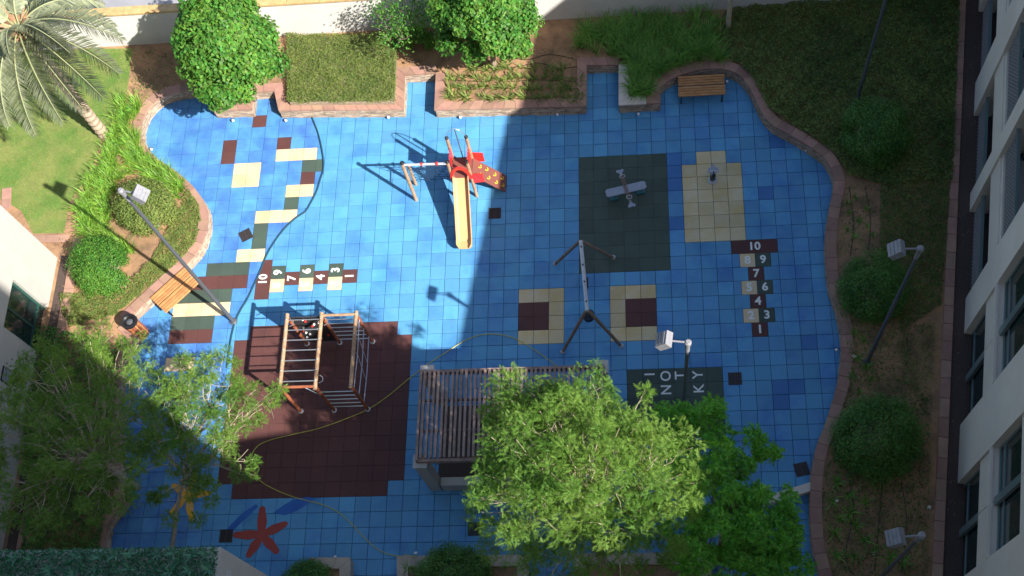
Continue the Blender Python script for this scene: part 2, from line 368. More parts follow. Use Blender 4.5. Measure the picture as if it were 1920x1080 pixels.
# hopscotch cells, which stand half a tile off the grid: (i0,i1,j0,j1,colour,text)
HOPR = [(10, 13, 7, 8, 'maroon', '10'), (10.5, 11.5, 8, 9, 'cream', '8'), (11.5, 12.5, 8, 9, 'green', '9'), (11, 12, 9, 10, 'maroon', '7'), (10.5, 11.5, 10, 11, 'cream', '5'), (11.5, 12.5, 10, 11, 'green', '6'), (11, 12, 11, 12, 'maroon', '4'), (10.5, 11.5, 12, 13, 'cream', '2'), (11.5, 12.5, 12, 13, 'green', '3'), (11, 12, 13, 14, 'maroon', '1')]
HOPL = [(-22, -21, 7, 10, 'maroon', '10'), (-21, -20, 7.5, 8.5, 'green', '9'), (-21, -20, 8.5, 9.5, 'cream', '8'), (-20, -19, 8, 9, 'maroon', '7'), (-19, -18, 7.5, 8.5, 'green', '6'), (-19, -18, 8.5, 9.5, 'cream', '5'), (-18, -17, 8, 9, 'maroon', '4'), (-17, -16, 7.5, 8.5, 'green', '3'), (-17, -16, 8.5, 9.5, 'cream', '2'), (-16, -15, 8, 9, 'maroon', '1')]
def hopcut(i, j):
    "pieces of grid cell left over beside the half-offset hopscotch cells; None = untouched"
    cells = [h for h in HOPR+HOPL if h[0] < i+1 and h[1] > i and h[2] < j+1 and h[3] > j]
    if not cells: return None
    left = []
    for a in (0, .5):
        for b in (0, .5):
            if not any(h[0] <= i+a+.01 and h[1] >= i+a+.49 and h[2] <= j+b+.01 and h[3] >= j+b+.49 for h in cells): left.append((a, b))
    if not left: return []
    if len(left) == 1: a, b = left[0]; return [(i+a, i+a+.5, j+b, j+b+.5)]
    xs = [a for a, b in left]; ys = [b for a, b in left]
    return [(i+min(xs), i+max(xs)+.5, j+min(ys), j+max(ys)+.5)] if len(left) in (2, 4) else [(i+a, i+a+.5, j+b, j+b+.5) for a, b in left]
floor = sheet('playground_floor', OUT, [], -.045, M['grout'])
MATN = {'blue': ('blue_tile', M['blue']), 'bluel': ('blue_tile', M['blue_left']), 'blued': ('blue_tile', M['blue_dark']), 'cream': ('cream_tile', M['cream']), 'sand': ('yellow_tile', M['sand_cream']), 'green': ('dark_green_tile', M['green']), 'maroon': ('maroon_tile', M['maroon'])}
_shared = {}
def put_tile(poly, col, full=None):
    gp = dict(GAP=.006, b=.005) if col in ('maroon', 'green') else {}
    nm, m = MATN[col]; cx = sum(p[0] for p in poly)/len(poly); cy = sum(p[1] for p in poly)/len(poly)
    if full:
        if (col, full) not in _shared:
            h, k = full
            V, F = tilemesh(nm, [(-h/2, -k/2), (h/2, -k/2), (h/2, k/2), (-h/2, k/2)], m, **gp)
            me = bpy.data.meshes.new(nm); me.from_pydata(V, [], F); me.materials.append(m); _shared[(col, full)] = me
        me = _shared[(col, full)]
    else:
        V, F = tilemesh(nm, [(p[0]-cx, p[1]-cy) for p in poly], m, **gp); me = bpy.data.meshes.new(nm); me.from_pydata(V, [], F); me.materials.append(m)
    o = bpy.data.objects.new(nm, me); link(o, floor)
    o.location = (cx, cy, random.uniform(-.0025, .0025)); o.rotation_euler = (random.gauss(0, .0012), random.gauss(0, .0012), random.gauss(0, .003) if full else 0)
    return o
blue = []
for zone, poly0, D, ox, oy in (('main', MAINZ, MAINC, 0, 0), ('left', LEFTZ, LEFTC, .40, .09)):
    xs = [p[0] for p in SEAM]
    for i in range(-34, 17):
        for j in range(-8, 31):
            cuts = hopcut(i, j) if zone == 'main' else None
            rects = [(i, i+1, j, j+1)] if cuts is None else cuts
            for (a, b, c, d) in rects:
                x0, x1, y0, y1 = (a+ox)*TS, (b+ox)*TS, -(d+oy)*TS, -(c+oy)*TS
                if not any(inpoly(q, OUT) for q in ((x0, y0), (x1, y0), (x1, y1), (x0, y1), ((x0+x1)/2, (y0+y1)/2))): continue
                R = clip(poly0, x0, x1, y0, y1)
                if not R: continue
                whole = abs(abs(area2(R))-(x1-x0)*(y1-y0)) < 1e-4
                if whole: R = [(x0, y0), (x1, y0), (x1, y1), (x0, y1)]
                col = D.get((i, j), 'blue'); full = (round(x1-x0, 3), round(y1-y0, 3)) if whole else None
                if col == 'blue' and zone == 'left': put_tile(R, 'bluel', full)
                elif col == 'blue' and (i, j) in ((12, 17), (13, 17), (12, 18), (14, 14), (13, -1), (6, 2), (6, 0), (6, 1), (12, 3), (6, 5)): put_tile(R, 'blued', full)
                elif col == 'blue': blue.append((R, full))
                else: put_tile(R, col, full)
def seen(R):
    c = Vector((sum(p[0] for p in R)/len(R), sum(p[1] for p in R)/len(R), 0)); d = np.array(c)-CAMPOS; q = d@CR
    x, y = CX+FPX*q[0]/-q[2], CY-FPX*q[1]/-q[2]
    hid = (880 < x < 1330 and 700 < y < 1080) or (x < 420 and y > 700) or (790 < x < 1130 and 690 < y < 930) or not (0 < x < 1920 and 0 < y < 1060)
    return (hid, -abs(area2(R))/(-q[2])**2, y)
order = sorted(range(len(blue)), key=lambda k: seen(blue[k][0]))
for k in order[:170]: put_tile(blue[k][0], 'blue', blue[k][1])
mb = MB()
for k in order[170:]:
    R = blue[k][0]; V, F = tilemesh('t', R, None); dz = random.uniform(-.0025, .0025); mb.add([(x, y, z+dz) for x, y, z in V], F)
tag(mb.build('blue_tiles', M['blue'], floor), kind='stuff')
def textmesh(body, size, m, name='numeral', bold=.012):
    cu = bpy.data.curves.new('t', 'FONT'); cu.body = body; cu.size = size; cu.align_x = 'CENTER'; cu.align_y = 'CENTER'; cu.offset = bold*size/.4; cu.extrude = .0015; cu.resolution_u = 3
    o = bpy.data.objects.new('t', cu); COL.objects.link(o); dg = bpy.context.evaluated_depsgraph_get(); dg.update()
    me = bpy.data.meshes.new_from_object(o.evaluated_get(dg)); bpy.data.objects.remove(o); bpy.data.curves.remove(cu)
    me.name = name; me.materials.clear(); me.materials.append(m); return me
for H, rz in ((HOPR, 0), (HOPL, math.pi/2)):
    for (a, b, c, d, col, txt) in H:
        R = [(a*TS, -d*TS), (b*TS, -d*TS), (b*TS, -c*TS), (a*TS, -c*TS)]
        if rz and txt == '10':
            R = clip(MAINZ, a*TS, b*TS, -d*TS, -c*TS) or R; t = put_tile(R, col)
        else: t = put_tile(R, col, (round((b-a)*TS, 3), round((d-c)*TS, 3)))
        fade = rz and col == 'cream'
        me = textmesh(txt, .40, M['faded'] if fade else M['white_paint'])
        n = bpy.data.objects.new('numeral', me); link(n, t); n.location = ((a+b)/2*TS-t.location.x, -(c+d)/2*TS-t.location.y, .0035); n.rotation_euler = (0, 0, rz)
for ch, px, py in (('I', 1219, 702), ('O', 1249, 705), ('N', 1250, 731), ('T', 1276, 704), ('Y', 1309, 703), ('K', 1311, 729), ('U', 1314, 816)):
    p = U(px, py); n = bpy.data.objects.new('letter', textmesh(ch, .46, M['white_paint'], 'letter', .004)); link(n, floor); n.location = (p.x, p.y, .006); n.rotation_euler = (0, 0, math.pi/2)
def star(name, c, tips, wv, m, rb=.16):
    C = Vector((*U2(*c), 0)); P = []
    T = sorted([Vector((*U2(*t), 0))-C for t in tips], key=lambda v: math.atan2(v.y, v.x))
    for k, t in enumerate(T):
        nx = T[(k+1) % len(T)]; d = t.normalized(); s = Vector((-d.y, d.x, 0)); L = t.length
        P += [t*.45-s*wv*.75, t*.93-s*wv*.42, t+s*0, t*.93+s*wv*.42, t*.45+s*wv*.75]
        q = (d+nx.normalized()); q = q.normalized()*rb if q.length > .1 else s*rb
        P.append(q)
    mb = MB(); mb.prism([(C.x+p.x, C.y+p.y) for p in P], .0035, .009); return mb.build(name, m, floor)
star('red_starfish_inlay', (491, 1003), [(492, 948), (540, 980), (522, 1038), (463, 1046), (436, 1003)], .21, M['starred'], .2)
star('yellow_starfish_inlay', (352, 928), [(368, 886), (397, 924), (360, 978), (318, 966), (322, 908)], .17, M['staryel'], .16)
mb = MB(); mb.prism(pol([(512, 962), (530, 948), (548, 938), (575, 932), (592, 934), (572, 948), (556, 958), (535, 966)], .0), .0032, .006)
mb.prism(pol([(420, 1000), (432, 985), (455, 962), (480, 945), (484, 950), (465, 968), (447, 985), (432, 1000)], .0), .0032, .006)
mb.build('dark_blue_wave_inlay', M['deepblue'], floor)

# ---------------------------------------------------------------- planter walls
def offset(P, d, closed=False):
    out = []; n = len(P)
    for i in range(n):
        a = Vector(P[i-1]) if i > 0 else None; b = Vector(P[i]); c = Vector(P[i+1]) if i < n-1 else None
        e1 = (b-a).normalized() if a is not None else (c-b).normalized(); e2 = (c-b).normalized() if c is not None else e1
        n1 = Vector((-e1.y, e1.x)); n2 = Vector((-e2.y, e2.x)); q = n1+n2; q = q*(2/max(q.length_squared, .8)); out.append((b.x+q.x*d, b.y+q.y*d))
    return out
def planter(path, label, cm, wd=.34, stone=.42, face=True, group='planter walls around the play area'):
    "path runs clockwise round the play area, coping lies to its left"
    m = path[len(path)//2]; root = thing('planter_wall', (m[0], m[1], 0), label, 'wall', group)
    inn = offset(path, wd); fc = offset(path, .035); fi = offset(path, wd-.04)
    # core
    mb = MB(); n = len(path)
    V = [(x, y, z) for z in (-.03, ZC-.055) for x, y in fc]+[(x, y, z) for z in (-.03, ZC-.055) for x, y in fi]
    F = []
    for i in range(n-1):
        F += [(i+1, i, n+i, n+i+1), (2*n+i, 2*n+i+1, 3*n+i+1, 3*n+i), (n+i, 3*n+i, 3*n+i+1, n+i+1)]
    F += [(0, 2*n, 3*n, n), (n-1, 2*n-1, 4*n-1, 3*n-1)]
    mb.add(V, F); mb.build('wall_core', M['core'] if face else cm, root)
    # coping stones: cut the strip into lengths, breaking at sharp corners
    seg = []; cur = [0]; L = 0; stones = []
    def flush(a, b):
        if b > a: stones.append((a, b))
    # parametrise
    pts = [Vector(p) for p in path]; ipt = [Vector(p) for p in inn]
    i = 0; start = 0; acc = 0
    pieces = []
    for i in range(n-1):
        ln = (pts[i+1]-pts[i]).length
        if ln > .3:      # long straight leg: split it evenly
            if acc > 0: pieces.append([(k, 0) for k in range(start, i+1)]); acc = 0
            k = max(1, round(ln/stone))
            for q in range(k): pieces.append([(i, q/k), (i, (q+1)/k)])
            start = i+1; acc = 0
        else:
            acc += ln
            if acc >= stone*.92: pieces.append([(k, 0) for k in range(start, i+2)]); start = i+1; acc = 0
    if acc > .02: pieces.append([(k, 0) for k in range(start, n)])
    def at(P, k, t): return P[k] if t == 0 else P[k].lerp(P[k+1], t)
    for pc in pieces:
        A = [at(pts, *q) for q in pc]; B = [at(ipt, *q) for q in pc]
        if len(A) < 2: continue
        def shr(Q, g=.006):
            Q = [q.copy() for q in Q]; d = (Q[1]-Q[0]); 
            if d.length > .02: Q[0] += d.normalized()*g
            d = (Q[-2]-Q[-1]); 
            if d.length > .02: Q[-1] += d.normalized()*g
            return Q
        A = shr(A); B = shr(B); poly = [(p.x, p.y) for p in A]+[(p.x, p.y) for p in reversed(B)]
        dz = random.uniform(-.004, .004); mbs = MB(); mbs.prism(poly, ZC-.055, ZC+dz)
        mbs.build('coping_stone', cm, root)
    if face:
        mb = MB(); rows = 9; rh = (ZC-.06)/rows
        for i in range(n-1):
            a, b = Vector(fc[i]), Vector(fc[i+1]); d = b-a; ln = d.length
            if ln < .01: continue
            d.normalize(); nr = Vector((d.y, -d.x)); ang = math.atan2(d.y, d.x)
            for r in range(rows):
                s = -random.uniform(0, .1)
                while s < ln:
                    l = random.uniform(.09, .28); s0 = max(s, 0); s1 = min(s+l, ln)
                    if s1-s0 > .012:
                        c = a+d*((s0+s1)/2); pr = random.uniform(.008, .034)
                        mb.box((c.x+nr.x*pr/2, c.y+nr.y*pr/2, rh*(r+.5)), (s1-s0-.004, pr, rh*random.uniform(.7, .95)), ang)
                    s += l
        tag(mb.build('stacked_stone_face', M['ledge'], root), kind='stuff')
    return root
planter(W1, 'low stone edged wall below the feathery tree at lower left, left border of the blue floor', M['coping'])
planter(W2+W2c[1:], 'curved planter wall with terracotta coping behind the left bench and bin', M['coping'])
planter(W3, 'short planter wall mostly hidden under the round tree at top left', M['coping'])
i1 = 4
planter(N1[:4], 'planter wall holding the olive hedge block, pink coping with stacked stone face', M['coping'])
planter(N1[3:], 'planter wall holding rows of small spiky plants on orange soil', M['coping'])
planter(N2, 'planter wall section with whitish coping beside the narrow blue recess', M['coping_white'])
planter(N3+E1[1:], 'long S-curved planter wall with brown coping along the right side of the blue floor', M['coping'])
planter(SD, 'beige capped planter box at bottom, under the big feathery tree', M['coping_beige'], face=False, group='beige planter boxes at the bottom')
planter(SB, 'beige capped planter box at bottom holding the large round shrub', M['coping_beige'], face=False, group='beige planter boxes at the bottom')
planter(SA, 'small beige capped planter box at bottom left of centre with a leafy shrub', M['coping_beige'], face=False, group='beige planter boxes at the bottom')

# right garden kerb, drain strip
kp = [U2(x, y, .46) for x, y in ((1806, -60), (1758, 1080))]
root = thing('garden_kerb', (kp[0][0], kp[0][1], .4), 'long straight brown stone kerb between the dark garden and the right building', 'kerb')
a, b = Vector(kp[0]), Vector(kp[1]); b = b+(b-a).normalized()*1.2; d = (b-a); ln = d.length; d.normalize(); s = 0; ang = math.atan2(d.y, d.x)
while s < ln:
    l = random.uniform(.58, .68); c = a+d*(s+l/2)
    mb = MB(); mb.bbox((c.x, c.y, .40), (l-.012, .29, .14), ang, .01); mb.build('kerb_stone', M['coping'], root); s += l
dn = Vector((-d.y, d.x)) if True else None
if dn.x < 0: dn = -dn
drain = MB(); p = [a+dn*.12, b+dn*.12, b+dn*1.5, a+dn*1.5]; drain.prism([(q.x, q.y) for q in p], .1, .408)
tag(drain.build('drain_strip', M['gravel']), kind='structure')
# left kerbs
def kerbline(P, wd, label, z=.47, st=.5):
    P = [Vector(p) for p in P]; root = thing('stone_kerb', (P[0].x, P[0].y, .4), label, 'kerb')
    for a, b in zip(P, P[1:]):
        d = b-a; n = max(1, round(d.length/st)); ang = math.atan2(d.y, d.x)
        for k in range(n):
            c = a+d*((k+.5)/n); mb = MB(); mb.bbox((c.x, c.y, z-.05), (d.length/n-.01, wd, .1), ang, .008); mb.build('kerb_stone', M['coping'], root)
    return root
kerbline([(-17.35, -2.55), (-17.35, -14.6)], .34, 'brown stone kerb along the foot of the white building at left')
kerbline([U2(128, 446, .47), U2(62, 447, .47)], .30, 'short brown kerb between the lawn and the white building corner')
kerbline([U2(12, 352, .47), U2(10, 392, .47)], .34, 'brown kerb end at the left edge beside the lawn')
tag(MB().box((-17.7, -9, .36), (.35, 11.5, .1)).build('dark_gap_strip', M['gravel']), kind='structure')
sheet('lawn', pol([(-60, 93), (248, 91), (240, 165), (225, 205), (190, 262), (172, 320), (130, 380), (120, 437), (62, 438), (40, 395), (-60, 340)], .41), [], .412, M['lawnbase'])
# left building stoop, mostly behind the tree
mb = MB(); mb.prism(pol([(90, 800), (150, 765), (212, 835), (215, 893), (150, 885), (95, 850)], .5), .3, .5)
tag(mb.build('stone_steps', M['coping']), 'flat pinkish stone landing glimpsed through the lower left tree', 'landing')

# ---------------------------------------------------------------- buildings
# white building at left: east face at x=-18
WB = thing('white_building', (-18, -3.3, .3), 'white rendered building at the left edge with a dark green framed window', 'building')
y0, y1, zt = -16.5, -3.32, 7.0; ya, yb, za, zb = -6.92, -5.24, .3, 2.45
mb = MB()
for (p, q, r, s) in ((y0, ya, 0, zt), (yb, y1, 0, zt), (ya, yb, zb, zt), (ya, yb, 0, za)): mb.box((-18.15, (p+q)/2, (r+s)/2), (.3, q-p, s-r))
mb.box((-22.3, (y0+y1)/2, zt/2), (8.0, y1-y0, zt)); mb.build('wall', M['white_wall'], WB)
MB().box((-22, (y0+y1)/2, zt+.1), (8.7, y1-y0+.1, .2)).build('roof', M['white_wall'], WB)
def window(parent, place, s0, s1, z0, z1, fm, mull=(), rails=(), nm='window', depth=.12, th=.06):
    "frame and panes in the plane given by place(s, z, depth) -> point; s along the wall"
    def bar(mb, sa, sb, zaa, zbb, d0, d1):
        P = [place(s, z, d) for d in (d0, d1) for s, z in ((sa, zaa), (sb, zaa), (sb, zbb), (sa, zbb))]
        mb.add(P, [(0, 1, 2, 3), (7, 6, 5, 4), (0, 4, 5, 1), (1, 5, 6, 2), (2, 6, 7, 3), (3, 7, 4, 0)])
    fr = MB(); D0, D1 = depth, depth+.08
    bar(fr, s0, s0+th, z0, z1, D0, D1); bar(fr, s1-th, s1, z0, z1, D0, D1); bar(fr, s0+th, s1-th, z0, z0+th, D0, D1); bar(fr, s0+th, s1-th, z1-th, z1, D0, D1)
    f = fr.build(nm, fm, parent)
    xs = [s0+th]+[v for m_ in mull for v in (m_-th/2, m_+th/2)]+[s1-th]; zs = [z0+th]+[v for r in rails for v in (r-th/2, r+th/2)]+[z1-th]
    for m_ in mull:
        q = MB(); bar(q, m_-th/2, m_+th/2, z0+th, z1-th, D0+.005, D1-.005); q.build('mullion', fm, f)
    for r in rails:
        q = MB()
        for a, b in zip(xs[::2], xs[1::2]): bar(q, a, b, r-th/2, r+th/2, D0+.01, D1-.01)
        q.build('rail', fm, f)
    for a, b in zip(xs[::2], xs[1::2]):
        for c, e in zip(zs[::2], zs[1::2]):
            q = MB(); bar(q, a, b, c, e, D0+.035, D0+.045); q.build('pane', M['glass'], f)
    return f
window(WB, lambda s, z, d: (-18-d, s, z), ya+.002, yb-.002, za, zb, M['frame_green'], mull=(-6.15,), rails=(.75,), depth=.1, th=.09)
mb = MB(); mb.box((-18.0, -8.35, 1.9), (.06, .5, .42)); f = mb.build('vent_grille', M['black'], WB)
for k in range(5): MB().box((-17.96, -8.35, 1.75+k*.075), (.03, .44, .02)).build('louvre', M['galv'], f)
# east building, 9.3 degrees off the tile grid
TH = R_(9.3); TV = Vector((math.sin(TH), math.cos(TH), 0)); OV = Vector((12.57, -3.05, 0)); NV = Vector((math.cos(TH), -math.sin(TH), 0))
def eb(s, z, d=0): return tuple(OV+TV*s+NV*d+Vector((0, 0, z)))
EB = thing('apartment_building', eb(0, 0), 'grey cream apartment building along the right edge with piers, balconies and tall windows', 'building')
def ebox(mb, s0, s1, z0, z1, d0, d1):
    P = [eb(s, z, d) for d in (d0, d1) for s, z in ((s0, z0), (s1, z0), (s1, z1), (s0, z1))]
    mb.add(P, [(3, 2, 1, 0), (4, 5, 6, 7), (0, 1, 5, 4), (1, 2, 6, 5), (2, 3, 7, 6), (3, 0, 4, 7)]); return mb
HT = 14.3; ST = 3.4
# south block
wins = [(-7.35-4.85*k, -4.33-4.85*k) for k in range(5)]
edges = [-3.1]+[v for a, b in wins for v in (b, a)]+[-31]
mb = MB()
for k in range(0, len(edges), 2): ebox(mb, edges[k+1], edges[k], 0, HT, 0, .35)
mb.build('wall', M['cream_wall'], EB)
for a, b in wins:
    ebox(MB(), a, b, 0, .28, .05, .35).build('plinth', M['cream_wall'], EB)
    for f in range(4):
        z0 = .30+ST*f if f == 0 else 3.72+ST*(f-1)
        z1 = 2.47 if f == 0 else 5.98+ST*(f-1)
        zn = 3.70+ST*f if f < 3 else HT
        ebox(MB(), a+.002, (a+b)/2-.01, z1+.002, zn-.002, .06, .35).build('spandrel_panel', M['cream_wall'], EB)
        ebox(MB(), (a+b)/2+.01, b-.002, z1+.002, zn-.002, .06, .35).build('spandrel_panel', M['cream_wall'], EB)
        ebox(MB(), a+.002, b-.002, z0-.10, z0-.003, -.03 if f else .01, .055).build('sill', M['cream_wall'], EB)
        window(EB, lambda s, z, d: eb(s, z, d), a+.004, b-.004, z0, z1, M['frame_grey'], mull=((a+b)/2,), rails=(z0+.42,) if True else (), depth=.20, th=.07)
        ebox(MB(), (a+b)/2-.11, (a+b)/2+.11, z0, z1, .10, .195).build('mullion_cover', M['frame_grey'], EB)
# north bays
piers = [(0, .69), (3.7, 5.0), (8.0, 8.9), (11.9, 12.9)]
bays = [(-3.1, 0), (.69, 3.7), (5.0, 8.0), (8.9, 11.9)]
for a, b in piers: ebox(MB(), a, b, 0, HT, 0, .55).build('pier', M['cream_wall'], EB)
for a, b in bays:
    for f in range(5):
        z1 = 2.48+ST*f; z2 = 3.40+ST*f
        if f < 4: ebox(MB(), a+.003, b-.003, z1, min(z2, HT), .06, .32).build('spandrel_panel', M['cream_wall'], EB)
        if f < 4: ebox(MB(), a+.003, b-.003, z1+.25, min(z2, HT)-.06, .325, 1.75).build('balcony_slab', M['cream_wall'], EB)
    for f in range(4):
        zb_ = ST*f+.02; fl = mb = MB()
        ebox(mb, a+.003, b-.003, zb_, zb_+.16, .10, .22); mb.build('balcony_curb', M['cream_wall'], EB)
        g = MB()        # crossed lattice, slats under a pixel wide each
        H_ = 1.15; W_ = b-a; n = int((W_+H_)/.13)
        for k in range(n):
            for sg in (1, -1):
                s0 = a+k*.13-(H_ if sg > 0 else 0); p0 = [s0, zb_+.17]; p1 = [s0+sg*H_, zb_+.17+H_]
                lo, hi = (a+.02, b-.02)
                def cl(p0, p1):
                    if abs(p1[0]-p0[0]) < 1e-6: return None
                    t0, t1 = 0., 1.
                    for val, s in ((lo, 1), (hi, -1)):
                        d0 = (p0[0]-val)*s; d1 = (p1[0]-val)*s
                        if d0 < 0 and d1 < 0: return None
                        if d0 < 0: t0 = max(t0, d0/(d0-d1))
                        if d1 < 0: t1 = min(t1, d0/(d0-d1))
                    if t1-t0 < .03: return None
                    return [p0[0]+(p1[0]-p0[0])*t0, p0[1]+(p1[1]-p0[1])*t0], [p0[0]+(p1[0]-p0[0])*t1, p0[1]+(p1[1]-p0[1])*t1]
                r = cl(p0, p1) if sg > 0 else cl([a+k*.13, zb_+.17], [a+k*.13-H_, zb_+.17+H_])
                if r: g.tube([eb(r[0][0], r[0][1], .15+.012*sg), eb(r[1][0], r[1][1], .15+.012*sg)], .011, 3, False)
        tag(g.build('lattice_screen', M['lattice'], EB), kind='stuff')
        ebox(MB(), a+.003, b-.003, zb_+.17+H_, zb_+.23+H_, .10, .20).build('handrail', M['frame_grey'], EB)
        window(EB, lambda s, z, d: eb(s, z, d), a+.01, b-.01, zb_+.05, zb_+2.4, M['frame_grey'], mull=((a+b)/2,), depth=1.55, th=.07)
ebox(MB(), -31, 12.9, 0, HT-.02, 1.8, 8).build('inner_block', M['inner'], EB)
ebox(MB(), -31.05, 12.95, HT, HT+.12, -.02, 8.05).build('roof', M['cream_wall'], EB)
mb = MB()
for a, b in wins: ebox(mb, a+.01, b-.01, 0, HT-.03, .37, 1.78)
mb.build('window_recess', M['inner'], EB)
# block behind the camera whose roof shades the lower half
HS = 16; f_ = HS/math.tan(R_(SUN_EL)); sx, sy = math.cos(R_(SUN_AZ))*f_, math.sin(R_(SUN_AZ))*f_
pA = Vector((-6.7+sx, -9.4+sy)); dd = Vector((1, .1395)).normalized(); nn = Vector((dd.y, -dd.x))
q0 = pA-dd*4.9; q1 = pA+dd*6.5; SBd = thing('apartment_wing', (q1.x, q1.y, 0), 'cream apartment wing joining the tower to the right hand building', 'building')
MB().prism([tuple(q0), tuple(q1), tuple(q1+nn*9), tuple(q0+nn*9)], 0, HS).build('wall', M['cream_wall'], SBd)
for f in range(4):
    for i in range(3):
        c = q0+dd*(2+i*3.6)-nn*.02; MB().box((c.x, c.y, 2+f*3.6), (2.2, .06, 1.6), math.atan2(dd.y, dd.x)).build('window', M['glass'], SBd)
TW = thing('apartment_tower', (4.8, -22.6, 0), 'cream apartment tower from whose upper floor the picture is taken, shading the lower left corner', 'building')
MB().box((-17.2, -28.6, 18), (44, 12, 36)).build('wall', M['cream_wall'], TW)
for f in range(10):
    for i in range(10): MB().box((2.4-i*4.2, -22.58, 2+f*3.5), (2.3, .05, 1.7)).build('window', M['glass'], TW)

# green wall block at the lower left
HB = thing('roof_terrace_block', (*U2(415, 1025, 8), 0), 'white walled block at the bottom left corner topped with a dark leafy hedge', 'building')
zt = 8.0; pa = Vector(U2(414, 1026, zt)); ys = -19.5; xw = -24
mb = MB(); mb.prism([(xw, pa.y), (pa.x, pa.y), (pa.x, ys), (xw, ys)], 0, zt); mb.build('wall', M['white_wall'], HB)
pq = Vector(U2(478, 1050, 6.6)); MB().box((pa.x+.06, pa.y-.62, zt/2-.2), (.12, .34, zt-.5)).build('pilaster', M['white_wall'], HB)
for zz in (6.9, 5.6): MB().box((pa.x+.008, pa.y-2.4, zz), (.02, 3.1, .03)).build('joint_band', M['coping_beige'], HB)

# north boundary wall
NW = thing('boundary_wall', (-5, 5.6, .4), 'long white boundary wall with tan capping along the top of the picture', 'wall')
M['wall_paint'] = mat('white_wall_paint', (.66, .64, .61), .85, .02, .8, (.58, .56, .53), .12, 70, dirt=.10)
MB().box((-5, 5.72, 1.15), (44, .24, 1.6)).build('wall_panel', M['wall_paint'], NW)
k = -27
while k < 17:
    MB().bbox((k+.6, 5.72, 2.0), (1.19, .34, .09), 0, .015).build('capping_stone', M['trim'], NW); k += 1.2
sheet('pavement', [(-40, 5.9), (30, 5.9), (30, 40), (-40, 40)], [], .36, M['pave'])
sheet('dark_patch', [U2(-200, -60, .37), U2(90, -60, .37), U2(168, 0, .37), U2(212, 24, .37), (-40, 5.95)], [], .37, M['dark_patch'])  # dark teal area laid over the paving beyond the wall
# ---------------------------------------------------------------- foliage tools
def leaf_arrays(C, N, L, Wd, spread=.5):
    "rhombic leaves at centres C whose faces look roughly along N; L, Wd arrays"
    n = len(C); N = N+rng.normal(0, spread, (n, 3)); N /= np.linalg.norm(N, axis=1)[:, None]+1e-9
    A = rng.normal(0, 1, (n, 3)); A -= (A*N).sum(1)[:, None]*N; A /= np.linalg.norm(A, axis=1)[:, None]+1e-9; B = np.cross(N, A)
    L = np.broadcast_to(L, (n,))[:, None]; Wd = np.broadcast_to(Wd, (n,))[:, None]
    V = np.stack([C-A*L/2, C+B*Wd/2-A*L*.05, C+A*L/2-N*L*.08, C-B*Wd/2-A*L*.05], 1).reshape(-1, 3)
    return V, np.arange(4*n).reshape(-1, 4)
def lumps(n, c, r, lo=.0, flat=1.):
    d = rng.normal(0, 1, (n, 3)); d /= np.linalg.norm(d, axis=1)[:, None]; d = d[d[:, 2] > lo]; return d
def crown(name, c, r, nl, leaf, m, parent, nlump=60, lumpr=.33, depth=.45, squash=.85, jag=.12, lop=.055):
    "round crown built of leafy lumps over an inner fill"
    c = np.array(c); D = lumps(int(nlump*1.3), c, r, -.45); cap = np.array([[0, 0, 1.], [.45, .1, .88], [-.4, .25, .88], [.0, -.5, .86], [.1, .55, .83], [-.45, -.35, .82], [.5, -.45, .74]]); D = np.concatenate([D, cap]); rad = r*(1-lumpr*.75+rng.normal(0, jag, len(D)))
    th_ = np.arctan2(D[:, 1], D[:, 0]); ph = rng.uniform(0, 6.28, 3); rad *= 1+lop*(np.sin(2*th_+ph[0])+.7*np.sin(3*th_+ph[1])*(.3+np.abs(D[:, 2]))); LC = c+D*rad[:, None]*np.array([1, 1, squash]); lr = r*lumpr*rng.uniform(.7, 1.25, len(D))
    k = rng.integers(0, len(D), nl); d = rng.normal(0, 1, (nl, 3)); d /= np.linalg.norm(d, axis=1)[:, None]
    rr = rng.uniform(0, 1, nl)**(depth); P = LC[k]+d*(lr[k]*rr)[:, None]
    out = (P-c)/r; Nn = d*.6+out*.5+np.array([0, 0, .55]); V, F = leaf_arrays(P, Nn, leaf[0]*rng.uniform(.65, 1.25, nl), leaf[1]*rng.uniform(.65, 1.25, nl))
    return npmesh(name, V, F, m, parent), LC
